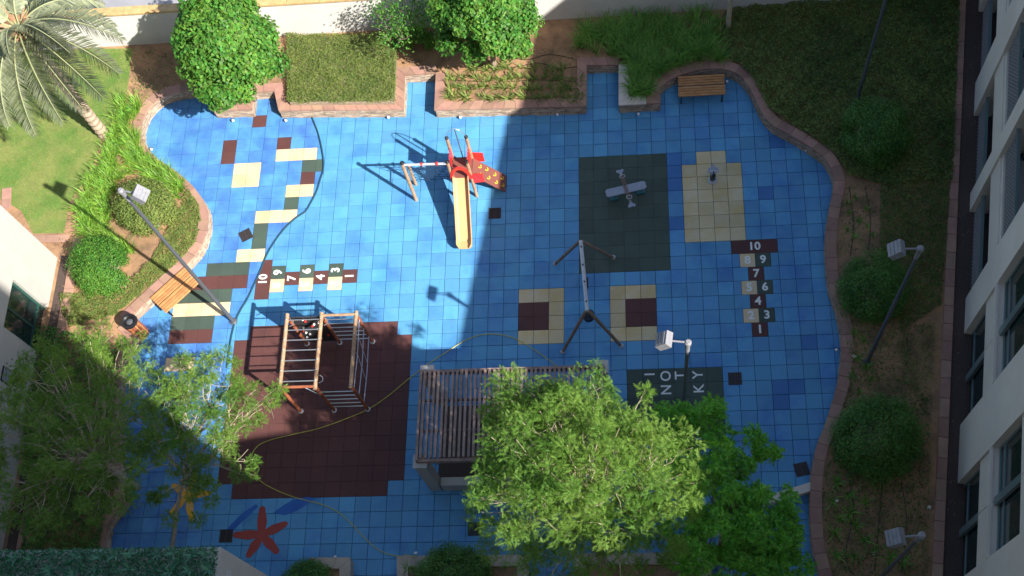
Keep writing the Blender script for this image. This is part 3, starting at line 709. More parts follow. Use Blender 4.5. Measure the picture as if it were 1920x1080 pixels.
def branchwork(root, trunk, tips, r0, m, name='limb', seed=1, nmain=6, parentname='trunk', r1=.012, droop=0., twig=.004):
    "trunk, main limbs to groups of tips, and thin boughs to each tip"
    rnd = random.Random(seed); tr = MB(); base, top = Vector(trunk[0]), Vector(trunk[1]); pts = []
    for k in range(7):
        t = k/6; p = base.lerp(top, t); p += Vector((math.sin(t*5+seed)*.05, math.cos(t*4+seed)*.05, 0))*(t*(1-t)*4); pts.append(p)
    tr.tube(pts, [r0*(1.25-.55*k/6) for k in range(7)], 9); tr.build(parentname, m, root, smooth=True)
    T = [Vector(t) for t in tips]; cen = [T[rnd.randrange(len(T))] for _ in range(nmain)]
    for _ in range(4):
        G = [[] for _ in cen]
        for t in T: G[min(range(len(cen)), key=lambda i: (cen[i]-t).length)].append(t)
        cen = [sum(g, Vector())/len(g) if g else c for g, c in zip(G, cen)]
    for c, g in zip(cen, G):
        if not g: continue
        mid = top.lerp(c, .72)+Vector((rnd.gauss(0, .08), rnd.gauss(0, .08), -.1)); mb = MB()
        q = [top.lerp(mid, k/5)+Vector((rnd.gauss(0, .03), rnd.gauss(0, .03), .12*math.sin(math.pi*k/5))) for k in range(6)]; q[0] = top-Vector((0, 0, .06))
        rr = r0*.5; mb.tube(q, [rr*(1-.55*k/5) for k in range(6)], 7)
        for t in g:
            a = q[rnd.choice((2, 3, 4, 5))]; e = t; n = 5
            w_ = [a.lerp(e, k/n)+Vector((rnd.gauss(0, .04), rnd.gauss(0, .04), rnd.gauss(0, .03)))*(0 if k in (0,) else 1) for k in range(n+1)]
            mb.tube(w_, [max(r1*(1.3-k/n), twig) for k in range(n+1)], 5, False)
            for _ in range(3):
                s = w_[rnd.choice((2, 3, 4))]; e2 = s+Vector((rnd.gauss(0, .22), rnd.gauss(0, .22), rnd.uniform(.02, .3)))
                mb.tube([s, s.lerp(e2, .5)+Vector((rnd.gauss(0, .03), rnd.gauss(0, .03), 0)), e2], [r1*.6, twig, twig*.7], 4, False)
        mb.build(name, m, root, smooth=True)
def feather(name, tips, per, spr, m, parent, L=.34, nl=13, lw=.028, ll=.10, up=.35):
    "clouds of pinnate sprays round the tips: every spray is a rib of narrow leaflets"
    T = np.array([list(t) for t in tips]); k = np.repeat(np.arange(len(T)), per); n = len(k)
    sz = rng.uniform(.65, 1.3, len(T))[k]
    off = rng.normal(0, 1, (n, 3))*np.array([1, 1, .5]); off /= np.linalg.norm(off, axis=1)[:, None]; rr = rng.uniform(.1, 1, n)**.6
    P = T[k]+off*(spr*sz*rr)[:, None]
    D = off*np.array([1, 1, .35])+rng.normal(0, .75, (n, 3))*np.array([1, 1, .6]); D[:, 2] += up*.3; D /= np.linalg.norm(D, axis=1)[:, None]
    Nn = np.array([0, 0, 1.])+rng.normal(0, .45, (n, 3)); Nn -= (Nn*D).sum(1)[:, None]*D; Nn /= np.linalg.norm(Nn, axis=1)[:, None]; B = np.cross(D, Nn)
    LL = L*rng.uniform(.6, 1.2, n); VV = []
    for q in range(nl):
        t = (q+.5)/nl; env = math.sin(math.pi*min(1, t*.9+.12))*.9+.15
        for sg in (-1, 1):
            b0 = P+D*(LL*(t-.5))[:, None]-Nn*(LL*.25*t*t)[:, None]; dr = B*sg*.85+D*.5; dr += rng.normal(0, .12, (n, 3))
            tip = b0+dr*(ll*env*LL/L)[:, None]; side = D*(lw/2)
            VV.append(np.stack([b0-side, tip, b0+side], 1))
    V = np.concatenate(VV, 0).reshape(-1, 3); F = np.arange(len(V)).reshape(-1, 3)
    return npmesh(name, V, F, m, parent)
def domtips(c, r, n, seed, lo=.0, inner=.5, squash=.55, sq=(1, 1)):
    rnd = np.random.default_rng(seed); out = []
    while len(out) < n:
        d = rnd.normal(0, 1, 3); d /= np.linalg.norm(d)
        if d[2] < lo: continue
        q = rnd.uniform(inner, 1)**.7; p = np.array(c)+d*r*q*np.array([sq[0], sq[1], squash])
        if all(np.linalg.norm(p-o) > r*.13 for o in out) or rnd.random() < .04: out.append(p)
    return out
def blades(X, Y, Z, L, Wd, lean, seg=4, curl=1.):
    "arched strap leaves rooted at X,Y,Z"
    n = len(X); a = rng.uniform(0, 2*math.pi, n); dr = np.stack([np.cos(a), np.sin(a), np.zeros(n)], 1); sd_ = np.stack([-np.sin(a), np.cos(a), np.zeros(n)], 1)
    L = np.broadcast_to(L, (n,)); lean = np.broadcast_to(lean, (n,)); p = np.stack([X, Y, np.broadcast_to(Z, (n,))], 1); rows = []
    for k in range(seg+1):
        t = k/seg; wv = Wd*(1-t**2.2)*(.7+.6*t*(1-t)*2)+.001; rows.append((p-sd_*wv/2, p+sd_*wv/2))
        th = lean+curl*t; st = (L/seg); p = p+dr*(np.sin(th)*st)[:, None]+np.array([0, 0, 1.])*(np.cos(th)*st)[:, None]
    V = np.stack([v for r in rows for v in r], 1).reshape(-1, 3); m_ = 2*(seg+1); b = np.arange(n)[:, None]*m_
    F = np.concatenate([b+np.array([[2*k, 2*k+1, 2*k+3, 2*k+2]]) for k in range(seg)], 0); return V, F

# lawn blades and ground cover
LW = pol([(-60, 93), (248, 91), (240, 165), (225, 205), (190, 262), (172, 320), (130, 380), (120, 437), (62, 438), (40, 395), (-60, 340)], .41)
X, Y = scatter(LW, 1300); n = len(X); V, F = blades(X, Y, .41, rng.uniform(.03, .07, n), .008, rng.uniform(.1, .9, n), 1, .3)
tag(npmesh('lawn_grass', V, F, M['grass']), 'short bright green lawn grass around the palm at top left', 'grass', kind='stuff')
def carpet(name, P, dens, leaf, h, m, label, z=.41, cat='ground cover', lumpy=.06, spread=.6):
    X, Y = scatter(P, dens); n = len(X)
    hh = h*(.75+.25*np.sin(X*3.1+np.cos(Y*2.3)*2))+lumpy*np.sin(X*9.3)*np.cos(Y*8.1)
    Z = z+np.abs(hh)*rng.uniform(.25, 1, n)**.5; V, F = leaf_arrays(np.stack([X, Y, Z], 1), np.tile([0, 0, 1.], (n, 1)), leaf[0]*rng.uniform(.6, 1.3, n), leaf[1]*rng.uniform(.6, 1.3, n), spread)
    return tag(npmesh(name, V, F, m), label, cat, kind='stuff')
HP = pol([(538, 66), (747, 66), (742, 192), (540, 194)], .62)
X, Y = scatter(HP, 3200); n = len(X); Z = .45+.32*rng.uniform(.2, 1, n)**.4+.04*np.sin(X*5)*np.cos(Y*4)
V, F = leaf_arrays(np.stack([X, Y, Z], 1), np.tile([0, 0, 1.], (n, 1)), .055*rng.uniform(.6, 1.3, n), .026, .65)
HR = thing('hedge_block', (-8.6, 3.6, .4), 'square clipped olive green hedge block in the planter right of the round tree', 'hedge')
npmesh('foliage', V, F, M['leaf_olive'], HR)
MB().prism([(p[0]*.97-.25, p[1]*.97+.1) for p in HP], .41, .6).build('stems', M['bark'], HR)
carpet('ground_cover', pol([(352, 352), (374, 385), (378, 420), (366, 452), (338, 487), (216, 590), (130, 612), (115, 585), (112, 550), (235, 545), (285, 480), (322, 420)], .5), 2600, (.055, .03), .16, M['leaf_olive'], 'low dark olive ground cover inside the curved planter beside the left bench')
carpet('ground_cover', pol([(1358, 22), (1440, 8), (1600, -8), (1800, -20), (1794, 120), (1786, 335), (1660, 345), (1590, 330), (1567, 290), (1530, 262), (1445, 208), (1412, 150), (1385, 118), (1358, 108)], .5), 1500, (.085, .045), .24, M['leaf_dark'], 'dark shaded ground cover filling the upper right garden')
carpet('ground_cover', pol([(1652, 335), (1783, 335), (1765, 570), (1690, 620), (1650, 470)], .5), 1300, (.07, .035), .14, M['leaf_dark'], 'dark ground cover strip between round shrubs and right kerb')
carpet('ground_cover', pol([(1690, 610), (1755, 600), (1748, 760), (1728, 780), (1690, 700)], .5), 500, (.06, .03), .12, M['leaf_dark'], 'sparse brownish ground cover above the lowest right round shrub')
carpet('ground_cover', pol([(248, 95), (310, 90), (350, 165), (300, 172), (270, 190), (246, 170)], .45), 160, (.10, .03), .16, M['leaf_dark'], 'sparse shaded plants on soil beside the round tree at top left')
carpet('ground_cover', pol([(0, 612), (105, 615), (180, 640), (225, 660), (215, 760), (210, 900), (180, 1080), (30, 1080), (60, 900)], .5), 700, (.09, .05), .3, M['leaf_dense'], 'dense low greenery under the lower left tree')
def strapbed(name, P, dens, L, m, label, wd=.028, per=22, z=.41, lean=(.15, .75)):
    X, Y = scatter(P, dens); k = np.repeat(np.arange(len(X)), per); n = len(k)
    V, F = blades(X[k]+rng.normal(0, .05, n), Y[k]+rng.normal(0, .05, n), z, L*rng.uniform(.6, 1.15, n), wd, rng.uniform(*lean, n), 4, rng.uniform(.5, 1.1))
    return tag(npmesh(name, V, F, m), label, 'plants', kind='stuff')
strapbed('strap_leaf_bed', pol([(240, 178), (262, 196), (252, 225), (255, 262), (280, 300), (318, 326), (348, 347), (340, 372), (300, 350), (240, 335), (200, 370), (205, 440), (250, 470), (220, 475), (160, 440), (140, 400), (165, 345), (195, 300), (212, 250), (220, 200)], .5), 24, .60, M['strap'], 'bright green strap leaved plants following the curved planter beside the lawn')
strapbed('strap_leaf_bed', pol([(1075, 55), (1130, 40), (1350, 28), (1352, 112), (1300, 112), (1240, 130), (1222, 160), (1220, 178), (1180, 180), (1178, 112), (1160, 105), (1085, 92)], .5), 22, .72, M['strap_dark'], 'deep green strap leaved plants in the shaded planter along the top wall', per=24)
carpet('ground_cover', pol([(1585, 600), (1690, 600), (1745, 780), (1742, 1085), (1560, 1085), (1540, 930), (1560, 820), (1590, 720)], .45), 330, (.08, .035), .10, M['leaf_dark'], 'thin brownish green weeds over the soil of the lower right planter')
carpet('ground_cover', pol([(1578, 345), (1652, 345), (1650, 470), (1570, 480)], .45), 160, (.07, .03), .08, M['leaf_dark'], 'thin weeds over the bare soil patch between the upper right round shrubs')
carpet('ground_cover', pol([(990, 95), (1085, 90), (1085, 125), (1000, 125)], .45), 90, (.07, .03), .06, M['leaf_dark'], 'few weeds on orange soil at the foot of the top wall')
# small spiky plants, one object each, sharing three meshes
protos = []
for k in range(3):
    n = 16; V, F = blades(np.zeros(n)+rng.normal(0, .015, n), np.zeros(n), 0, .20*rng.uniform(.6, 1.2, n), .022, rng.uniform(.5, 1.2, n), 3, .5)
    me = npmesh('spiky_plant', V, F, M['leaf_olive']).data; protos.append(me); bpy.data.objects.remove(bpy.data.objects['spiky_plant'])
spots = [(842+i*13.5+random.uniform(-5, 5), 130+r*18+random.uniform(-4, 4)) for r in range(4) for i in range(19)]
for (x, y) in spots:
    if y < 145 and (x > 1060 or x < 870): continue
    o = bpy.data.objects.new('spiky_plant', random.choice(protos)); link(o); o.location = U(x, y, .405); o.rotation_euler = (0, 0, random.uniform(0, 6)); o.scale = [random.uniform(1.0, 2.0)]*3
    tag(o, 'small spiky plant in rows on orange soil in the top centre planter', 'plant', 'small spiky plants in the top centre planter')
protos2 = []
for k in range(3):
    n = 18; V, F = blades(np.zeros(n)+rng.normal(0, .02, n), np.zeros(n), 0, .42*rng.uniform(.5, 1.2, n), .032, rng.uniform(.3, 1.2, n), 4, .7)
    me = npmesh('leafy_clump', V, F, M['strap_dark']).data; protos2.append(me); bpy.data.objects.remove(bpy.data.objects['leafy_clump'])
for (x, y, s) in [(1570, 905, 1.1), (1562, 940, .9), (1590, 930, 1), (1595, 962, 1.1), (1575, 975, .9), (1622, 945, .9), (1565, 1000, 1.1), (1605, 985, 1), (1620, 1012, 1), (1568, 1040, 1), (1600, 1045, 1), (1672, 1045, 1.1), (1690, 1058, 1), (1640, 1030, .7)]:
    o = bpy.data.objects.new('leafy_clump', random.choice(protos2)); link(o); o.location = U(x, y, .405); o.rotation_euler = (0, 0, random.uniform(0, 6)); o.scale = [s]*3
    tag(o, 'green strap leaved clump on bare soil in the lower right planter', 'plant', 'leafy clumps in the lower right planter')
for (x, y, s) in [(1588, 380, .6), (1605, 372, .5), (1625, 392, .6), (1592, 400, .5), (1612, 415, .6), (1590, 432, .6), (1626, 425, .5), (1602, 445, .6), (1635, 440, .6), (1600, 625, .7), (1618, 640, .7), (1608, 672, .8), (1625, 690, .9), (1598, 705, .7), (1634, 712, .6), (1612, 735, .6)]:
    o = bpy.data.objects.new('leafy_clump', random.choice(protos2)); link(o); o.location = U(x, y, .405); o.rotation_euler = (0, 0, random.uniform(0, 6)); o.scale = [s]*3
    tag(o, 'small dark tuft on bare soil between the right round shrubs', 'plant', 'small tufts between the right round shrubs')
for (x, y, s) in [(975, 1062, 1), (945, 1060, .8), (1100, 1062, 1), (1150, 1058, .8), (1200, 1060, 1), (765, 1064, .8), (1255, 1060, .9)]:
    o = bpy.data.objects.new('leafy_clump', random.choice(protos2)); link(o); o.location = U(x, y, .405); o.rotation_euler = (0, 0, random.uniform(0, 6)); o.scale = [s]*3
    tag(o, 'leafy tuft in the '+('middle' if 930 < x < 1000 or x < 800 else 'right hand')+' beige planter box, '+('beside the big round shrub' if x < 1000 else 'under the feathery tree'), 'plant', 'tufts in the beige planter boxes')

# round shrubs
def ball(px, py, r, label, m, nl=16000, leaf=(.06, .036), h=1.0, squash=.8):
    c = U(px, py, .4+h*.42); root = thing('round_shrub', (c.x, c.y, .4), label, 'shrub', 'round clipped shrubs')
    crown('foliage', (c.x, c.y, .4+h*.42), r, nl, leaf, m, root, nlump=110, lumpr=.28, jag=.055, squash=squash*h/r*.62 if False else squash)
    mb = MB()
    for k in range(6):
        a = k*1.05; mb.tube([(c.x, c.y, .38), (c.x+.25*r*math.cos(a), c.y+.25*r*math.sin(a), .7), (c.x+.6*r*math.cos(a), c.y+.6*r*math.sin(a), .95)], [.03, .022, .01], 5)
    mb.lathe((c.x, c.y, .42), [(r*.45, 0), (r*.55, .2), (r*.45, .42), (r*.15, .5)], 12)
    mb.build('stems', M['bark'], root); return root
ball(188, 498, 1.06, 'bright green round shrub beside the white building and left bench', M['leaf_bright'], 26000)
ball(272, 388, 1.06, 'yellowish green round shrub under the left lamp head', M['leaf_olive'], 24000)
ball(1640, 252, 1.2, 'dark round shrub in the upper right garden, topmost of the right hand row', M['leaf_dense'], 27000)
ball(1638, 541, 1.13, 'dark round shrub right of the upright hopscotch, middle of the right hand row', M['leaf_dense'], 26000)
ball(1645, 820, 1.34, 'large dark round shrub near the lowest right lamp, bottom of the right hand row', M['leaf_dense'], 30000)
ball(850, 1088, 1.14, 'large dark round shrub in the bottom beige planter below the pergola', M['leaf_dense'], 27000)
ball(578, 1098, .8, 'smaller dark shrub at the bottom edge right of the red starfish', M['leaf_dense'], 14000)

# trees
def tree(name, base, top, c, r, label, m, nl, leaf, nlump=80, lumpr=.28, bm=None, seed=3, **kw):
    root = thing(name, base, label, 'tree'); fo, LC = crown('crown', c, r, nl, leaf, m, root, nlump, lumpr, **kw)
    branchwork(root, (base, top), [tuple(p) for p in LC[::3]], .09, bm or M['bark'], 'limb', seed); return root
c = U(423, 90, 3.1); tree('round_tree', (c.x, c.y, .4), (c.x, c.y, 1.9), (c.x, c.y, 3.1), 1.74, 'dense bright green round tree at top left beside the hedge block', M['leaf_bright'], 46000, (.15, .10), 95, .27, seed=3, squash=1.2, jag=.085)
c = U(905, 22, 3.1); tree('round_tree', (c.x, c.y, .4), (c.x, c.y, 1.9), (c.x, c.y, 3.0), 1.72, 'bright green round tree at the top centre over the orange soil', M['leaf_bright'], 42000, (.14, .095), 85, .27, seed=5, squash=1.15, jag=.06)
c = U(745, 22, 2.6); b0 = U(730, 88, .4); root = thing('slender_tree', b0, 'thin sparse tree in front of the white wall left of the top centre tree', 'tree')
tips = domtips((c.x, c.y, 2.2), 1.15, 17, 4, -.2, .3, .7); branchwork(root, (b0, (c.x*.5+b0.x*.5, c.y*.6+b0.y*.4, 1.5)), tips, .04, M['bark_pale'], seed=8, nmain=4, r1=.009)
T = np.array(tips); k = rng.integers(0, len(T), 1500); P = T[k]+rng.normal(0, .20, (1500, 3)); V, F = leaf_arrays(P, np.tile([0, 0, 1.], (1500, 1)), .10, .06, .6); npmesh('crown', V, F, M['leaf_bright'], root)
b0 = U(1366, 58, .4); root = thing('slender_tree', b0, 'pale trunked tree at the top edge beside the shaded strap leaf bed', 'tree')
tips = domtips((b0.x-.1, b0.y+.5, 4.6), 1.3, 20, 6, -.2, .3, .6); branchwork(root, (b0, (b0.x-.05, b0.y+.25, 3.1)), tips, .085, M['bark_pale'], seed=11, nmain=4, r1=.012)
T = np.array(tips); k = rng.integers(0, len(T), 6000); P = T[k]+rng.normal(0, .2, (6000, 3)); V, F = leaf_arrays(P, np.tile([0, 0, 1.], (6000, 1)), .10, .06, .6); npmesh('crown', V, F, M['leaf_bright'], root)
b0 = U(790, 92, .4); root = thing('low_bush', b0, 'loose leafy bush on soil at the foot of the top wall between the two planters', 'shrub')
crown('foliage', (b0.x, b0.y+.1, .75), .55, 2600, (.09, .05), M['leaf_bright'], root, 20, .4)
# big feathery tree, lower centre
a = U(1092, 872, 9.0); tb = Vector((a.x+.1, a.y-.3, -.02))
root = thing('feathery_tree', tb, 'big sunlit feathery tree over the pergola and lettered mat, lower centre', 'tree')
q_ = U(985, 765, 8.2); tips = domtips((a.x, a.y, 7.3), 2.65, 190, 21, -.2, .2, .85, (1.04, 1.0))+domtips((q_.x, q_.y, 7.6), 1.15, 26, 22, -.1, .2, .6)
branchwork(root, (tb, (a.x, a.y-.3, 5.4)), tips, .13, M['bark_pale'], seed=2, nmain=10, r1=.018, twig=.007)
FINE = dict(L=.18, nl=9, lw=.014, ll=.046, up=.5)
feather('crown', tips, 100, .37, M['leaf_feather'], root, **FINE)
a = U(1362, 940, 5.2); tb = Vector((a.x, a.y-.3, -.02))
root = thing('feathery_tree', tb, 'shaded broad leafed tree spreading over the lower right of the blue floor', 'tree')
M['leaf_deep'] = mat('deep_green_leaflets', (.11, .34, .045), .6, .5, .9, (.20, .46, .06), island=True, hsv=.02, trans=.4, spec=.25)
q_ = U(1290, 800, 4.6); tips = domtips((q_.x, q_.y, 4.2), 1.1, 20, 35, -.1, .2, .6)+domtips((a.x, a.y, 4.3), 2.25, 66, 33, -.1, .2, .6, (.80, 1.1))+domtips((a.x+.75, a.y-1.0, 4.0), 1.6, 30, 34, -.1, .2, .6, (.75, .9))
branchwork(root, (tb, (a.x, a.y-.3, 3.2)), tips, .10, M['bark'], seed=5, nmain=7, r1=.014)
feather('crown', tips, 46, .30, M['leaf_deep'], root, L=.30, nl=9, lw=.035, ll=.085)
# feathery trees, lower left
a = U(130, 800, 4.6); tb = Vector((a.x, a.y-.5, .4))
root = thing('feathery_tree', tb, 'feathery tree at the lower left in front of the white building', 'tree')
tips = domtips((a.x, a.y, 3.9), 3.0, 130, 44, .0, .2, .5, (1.0, 1.12))
branchwork(root, (tb, (a.x, a.y-.4, 2.8)), tips, .11, M['bark_pale'], seed=9, nmain=8, r1=.015, twig=.007)
feather('crown', tips, 88, .33, M['leaf_feather'], root, **FINE)
a = U(395, 785, 4.4); tb = Vector((*U2(318, 1040, .0), -.02))
root = thing('feathery_tree', tb, 'wispy sunlit branches of a feathery tree reaching over the maroon mat', 'tree')
q_ = U(330, 930, 3.9); tips = domtips((a.x-.4, a.y+.1, 3.8), 2.25, 92, 55, .0, .15, .5, (1.08, 1.0))+domtips((q_.x, q_.y, 3.3), 1.2, 13, 56, .0, .15, .5)
branchwork(root, (tb, (a.x-1.2, a.y-1.1, 3.0)), tips, .06, M['bark_pale'], seed=14, nmain=7, r1=.015, twig=.007)
feather('crown', tips, 72, .29, M['leaf_feather'], root, **FINE)
# date palm
b0 = U(197, 254, .4); tp = Vector((b0.x-.05, b0.y+.1, 5.8)); root = thing('date_palm', b0, 'tall leaning date palm at top left, trunk rising from the lawn', 'palm tree')
mb = MB(); n = 46; pts = [b0.lerp(tp, k/n) for k in range(n+1)]; mb.tube(pts, [(.20 if k % 2 else .165)*(1.1-.25*k/n) for k in range(n+1)], 12); mb.build('trunk', M['palm_bark'], root)
mb = MB()
for k in range(70):
    a = k*2.4; z = tp.z-.75+k*.013; r = .2; d = Vector((math.cos(a), math.sin(a), 0)); p = Vector((tp.x, tp.y, z))+d*r
    mb.tube([p, p+d*.16+Vector((0, 0, .2)), p+d*.36+Vector((0, 0, .36))], [.065, .045, .015], 4)
mb.build('frond_bases', M['husk'], root)
def frond(az, L, rise, droop, nm='frond'):
    d = Vector((math.cos(az), math.sin(az), 0)); s = Vector((-d.y, d.x, 0)); pts = []; n = 16; p = Vector((tp.x, tp.y, tp.z+.05))+d*.1; el = rise
    for k in range(n+1):
        pts.append(p.copy()); p = p+(d*math.cos(el)+Vector((0, 0, math.sin(el))))*(L/n); el -= droop/n
    mb = MB(); mb.tube(pts, [.028*(1-.85*k/n)+.003 for k in range(n+1)], 5); rb = mb.build(nm, M['rachis'], root)
    V = []; m_ = 88; tw = random.uniform(-.5, .5)
    for k in range(m_):
        t = .14+.86*k/m_; f = t*n; i = min(int(f), n-1); q = pts[i].lerp(pts[i+1], f-i); tg = (pts[i+1]-pts[i]).normalized(); up = s.cross(tg); up = up if up.z > 0 else -up
        ll = L*.165*math.sin(math.pi*min(1, t*.82+.16))**.7+.06
        for sg in (-1, 1):
            vd = (s*sg*.8+tg*.62+up*(.12+tw*sg*.3)+Vector((random.gauss(0, .09), random.gauss(0, .09), random.gauss(0, .09)))).normalized(); wv = tg*.015
            V += [q-wv, q+wv, q+vd*ll*.6+wv*.9-Vector((0, 0, .012)), q+vd*ll-Vector((0, 0, .11))]
    V = np.array([tuple(v) for v in V]); F = np.arange(len(V)).reshape(-1, 4); npmesh('leaflets', V, F, M['palm'], rb)
for (az, L, rise, dr) in [(-6, 3.5, .55, 1.5), (-20, 3.4, .25, 1.3), (-37, 3.4, .2, 1.35), (-51, 3.2, .0, 1.2), (-66, 3.3, .15, 1.3), (-83, 3.5, .2, 1.3), (-97, 3.3, .35, 1.5), (-112, 3.2, .1, 1.3), (-128, 3.0, .4, 1.5), (-30, 2.4, .9, 2.0), (8, 3.1, .5, 1.6), (26, 2.9, .6, 1.7), (55, 2.7, .5, 1.7), (90, 2.7, .5, 1.7), (122, 2.7, .5, 1.7), (150, 2.6, .6, 1.8), (180, 2.8, .5, 1.7), (205, 2.8, .3, 1.6), (222, 2.8, .4, 1.6), (75, 2.0, 1.2, 1.6), (160, 1.9, 1.2, 1.6), (-75, 1.9, 1.1, 1.5)]:
    frond(R_(az), L, rise, dr)
# hedge on the lower left block
X, Y = scatter([(xw+6, ys), (pa.x-.03, ys), (pa.x-.03, pa.y), (xw+6, pa.y)], 1500); n = len(X); Z = 8.0+.16*rng.uniform(.2, 1, n)
V, F = leaf_arrays(np.stack([X, Y, Z], 1), np.tile([0, -.3, 1.], (n, 1)), .07*rng.uniform(.6, 1.3, n), .035, .7); npmesh('foliage', V, F, M['fakeleaf'], HB)
n = 17; rx = [-12.9+i*.46+random.uniform(-.08, .08) for i in range(13)]
for i, x in enumerate(rx):
    for row in range(3):
        if row and random.random() < .25: continue
        c = (x+random.uniform(-.1, .1), pa.y-.22-row*.36+random.uniform(-.07, .07), 8.17)
        if c[0] > pa.x-.12: continue
        k = 11; V, F = blades(np.full(k, c[0]), np.full(k, c[1]), c[2], rng.uniform(.17, .27, k), .05, rng.uniform(.7, 1.25, k), 3, .35)
        npmesh('rosette', V, F, M['fakepale'], HB)

# ---------------------------------------------------------------- play equipment and furniture
# slide unit
PX0, PX1, PY0, PY1 = -4.15, -3.51, -1.36, -.62; PZ = 1.2
SU = thing('slide_unit', ((PX0+PX1)/2, (PY0+PY1)/2, 0), 'small timber play tower with orange slide, red arch, brown climbing ramp and rope net', 'playground slide')
for (x, y, h) in ((PX0, PY1, 2.3), (PX1, PY1, 2.3), (PX0, PY0, 2.05), (PX1, PY0, 2.0)):
    p = MB().tube([(x, y, 0), (x, y, h)], .055, 12).build('post', M['log'], SU); MB().lathe((x, y, h), [(.062, 0), (.062, .05), (.03, .07)], 12).build('cap', M['black'], p)
MB().box(((PX0+PX1)/2, (PY0+PY1)/2, PZ-.03), (PX1-PX0+.06, PY1-PY0+.06, .05)).build('platform', M['ramp'], SU)
# arch of steel between the two tall posts, fireman pole
cx = (PX0+PX1)/2; arc = [(cx-.32*math.cos(t), PY1, 2.25+.52*math.sin(t)) for t in np.linspace(0, math.pi, 13)]
MB().tube(arc, .013, 6).build('steel_arch', M['steel'], SU); MB().tube([(cx+.02, PY1, 2.77), (cx+.02, PY1+.02, .0)], .019, 8).build('fire_pole', M['pole'], SU)
for x in (PX0+.02, PX1-.02):
    MB().box((x, (PY0+PY1)/2+.12, PZ+.42), (.03, .46, .5)).build('side_panel', M['red'], SU)
    mb = MB()
    for k in range(4): mb.lathe((x, PY1-.12-k*.13, PZ+.67), [(.012, 0), (.012, .02), (.004, .028)], 6)
    mb.build('bolts', M['steel'], SU)
# red arch over the slide mouth
mb = MB(); seg = 14
for k in range(seg):
    t0, t1 = math.pi*k/seg, math.pi*(k+1)/seg
    q = [(cx+r*math.cos(t), PZ-.05+(.44 if r > .3 else .36)*1.5*math.sin(t)) for t in (t0, t1) for r in (.25, .37)]
    A = [(q[0][0], PY0-.02, q[0][1]), (q[1][0], PY0-.02, q[1][1]), (q[3][0], PY0-.02, q[3][1]), (q[2][0], PY0-.02, q[2][1])]; B = [(x, y-.05, z) for x, y, z in A]
    mb.add(A+B, [(3, 2, 1, 0), (4, 5, 6, 7), (0, 1, 5, 4), (1, 2, 6, 5), (2, 3, 7, 6), (3, 0, 4, 7)])
mb.build('red_arch', M['red'], SU)
# slide trough
prof = []; NS = 22
for k in range(NS+1):
    t = k/NS; y = PY0-.02-t*2.15; z = PZ*.98*(1-t)**1.0+.16 if t < .86 else None
    prof.append((y, z))
zz = [PZ-.02-(PZ-.26)*min(1, (k/NS)/.86) for k in range(NS+1)]; zz = [z+(.0 if k/NS < .86 else 0) for k, z in enumerate(zz)]
sec = [(-.27, .17), (-.255, .19), (-.235, .17), (-.21, .02), (-.15, 0), (.15, 0), (.21, .02), (.235, .17), (.255, .19), (.27, .17), (.25, -.03), (-.25, -.03)]
V = []
for k in range(NS+1):
    t = k/NS; y = PY0-.02-t*2.15; z = zz[k]; wsc = 1.0 if t < .95 else 1-.28*((t-.95)/.05)**2; x0 = cx-.02+t*.03
    V += [(x0+a*wsc, y, z+b*(1 if t < .93 else 1-.55*(t-.93)/.07)) for a, b in sec]
m_ = len(sec); F = [(i*m_+a, i*m_+(a+1) % m_, (i+1)*m_+(a+1) % m_, (i+1)*m_+a) for i in range(NS) for a in range(m_)]+[tuple(range(m_)), tuple(range(NS*m_+m_-1, NS*m_-1, -1))]
MB().add(V, F).build('slide_chute', M['orange'], SU, smooth=False)
for s in (-.2, .2): MB().tube([(cx+s, PY0-1.95, 0), (cx+s, PY0-1.9, .24)], .025, 8).build('slide_leg', M['steel'], SU)
# climbing ramp with holds
ra, rb_ = Vector((PX1+.05, -.66, PZ)), Vector((-2.50, -.60, .02)); wv = Vector((-.02, -.66, 0)); th = Vector((0, 0, -.04))
rp = MB().add([ra, ra+wv, rb_+wv, rb_, ra+th, ra+wv+th, rb_+wv+th, rb_+th], [(0, 1, 2, 3), (7, 6, 5, 4), (0, 4, 5, 1), (1, 5, 6, 2), (2, 6, 7, 3), (3, 7, 4, 0)]).build('climbing_ramp', M['ramp'], SU)
for k, (u, v) in enumerate(((.18, .3), (.2, .75), (.38, .25), (.45, .68), (.62, .32), (.68, .72), (.85, .3), (.88, .7))):
    c = ra.lerp(rb_, u)+wv*v+Vector((.02, 0, .025)); a0 = [(c.x+.05*math.cos(t), c.y+.06*math.sin(t), c.z-.05*math.cos(t)*1.1) for t in np.linspace(-2.2, 1.2, 8)]
    MB().tube(a0, .017, 6).build('hand_hold', M['yellow'], rp)
MB().prism([(PX1+.02, -.56), (PX1+.4, -.60), (PX1+.4, -.64), (PX1+.02, -.62)], PZ-.25, PZ+.2).build('ramp_cheek', M['red'], SU)
MB().prism([(PX1+.02, -1.34), (PX1+.4, -1.33), (PX1+.4, -1.37), (PX1+.02, -1.39)], PZ-.35, PZ+.1).build('ramp_cheek', M['red'], SU)
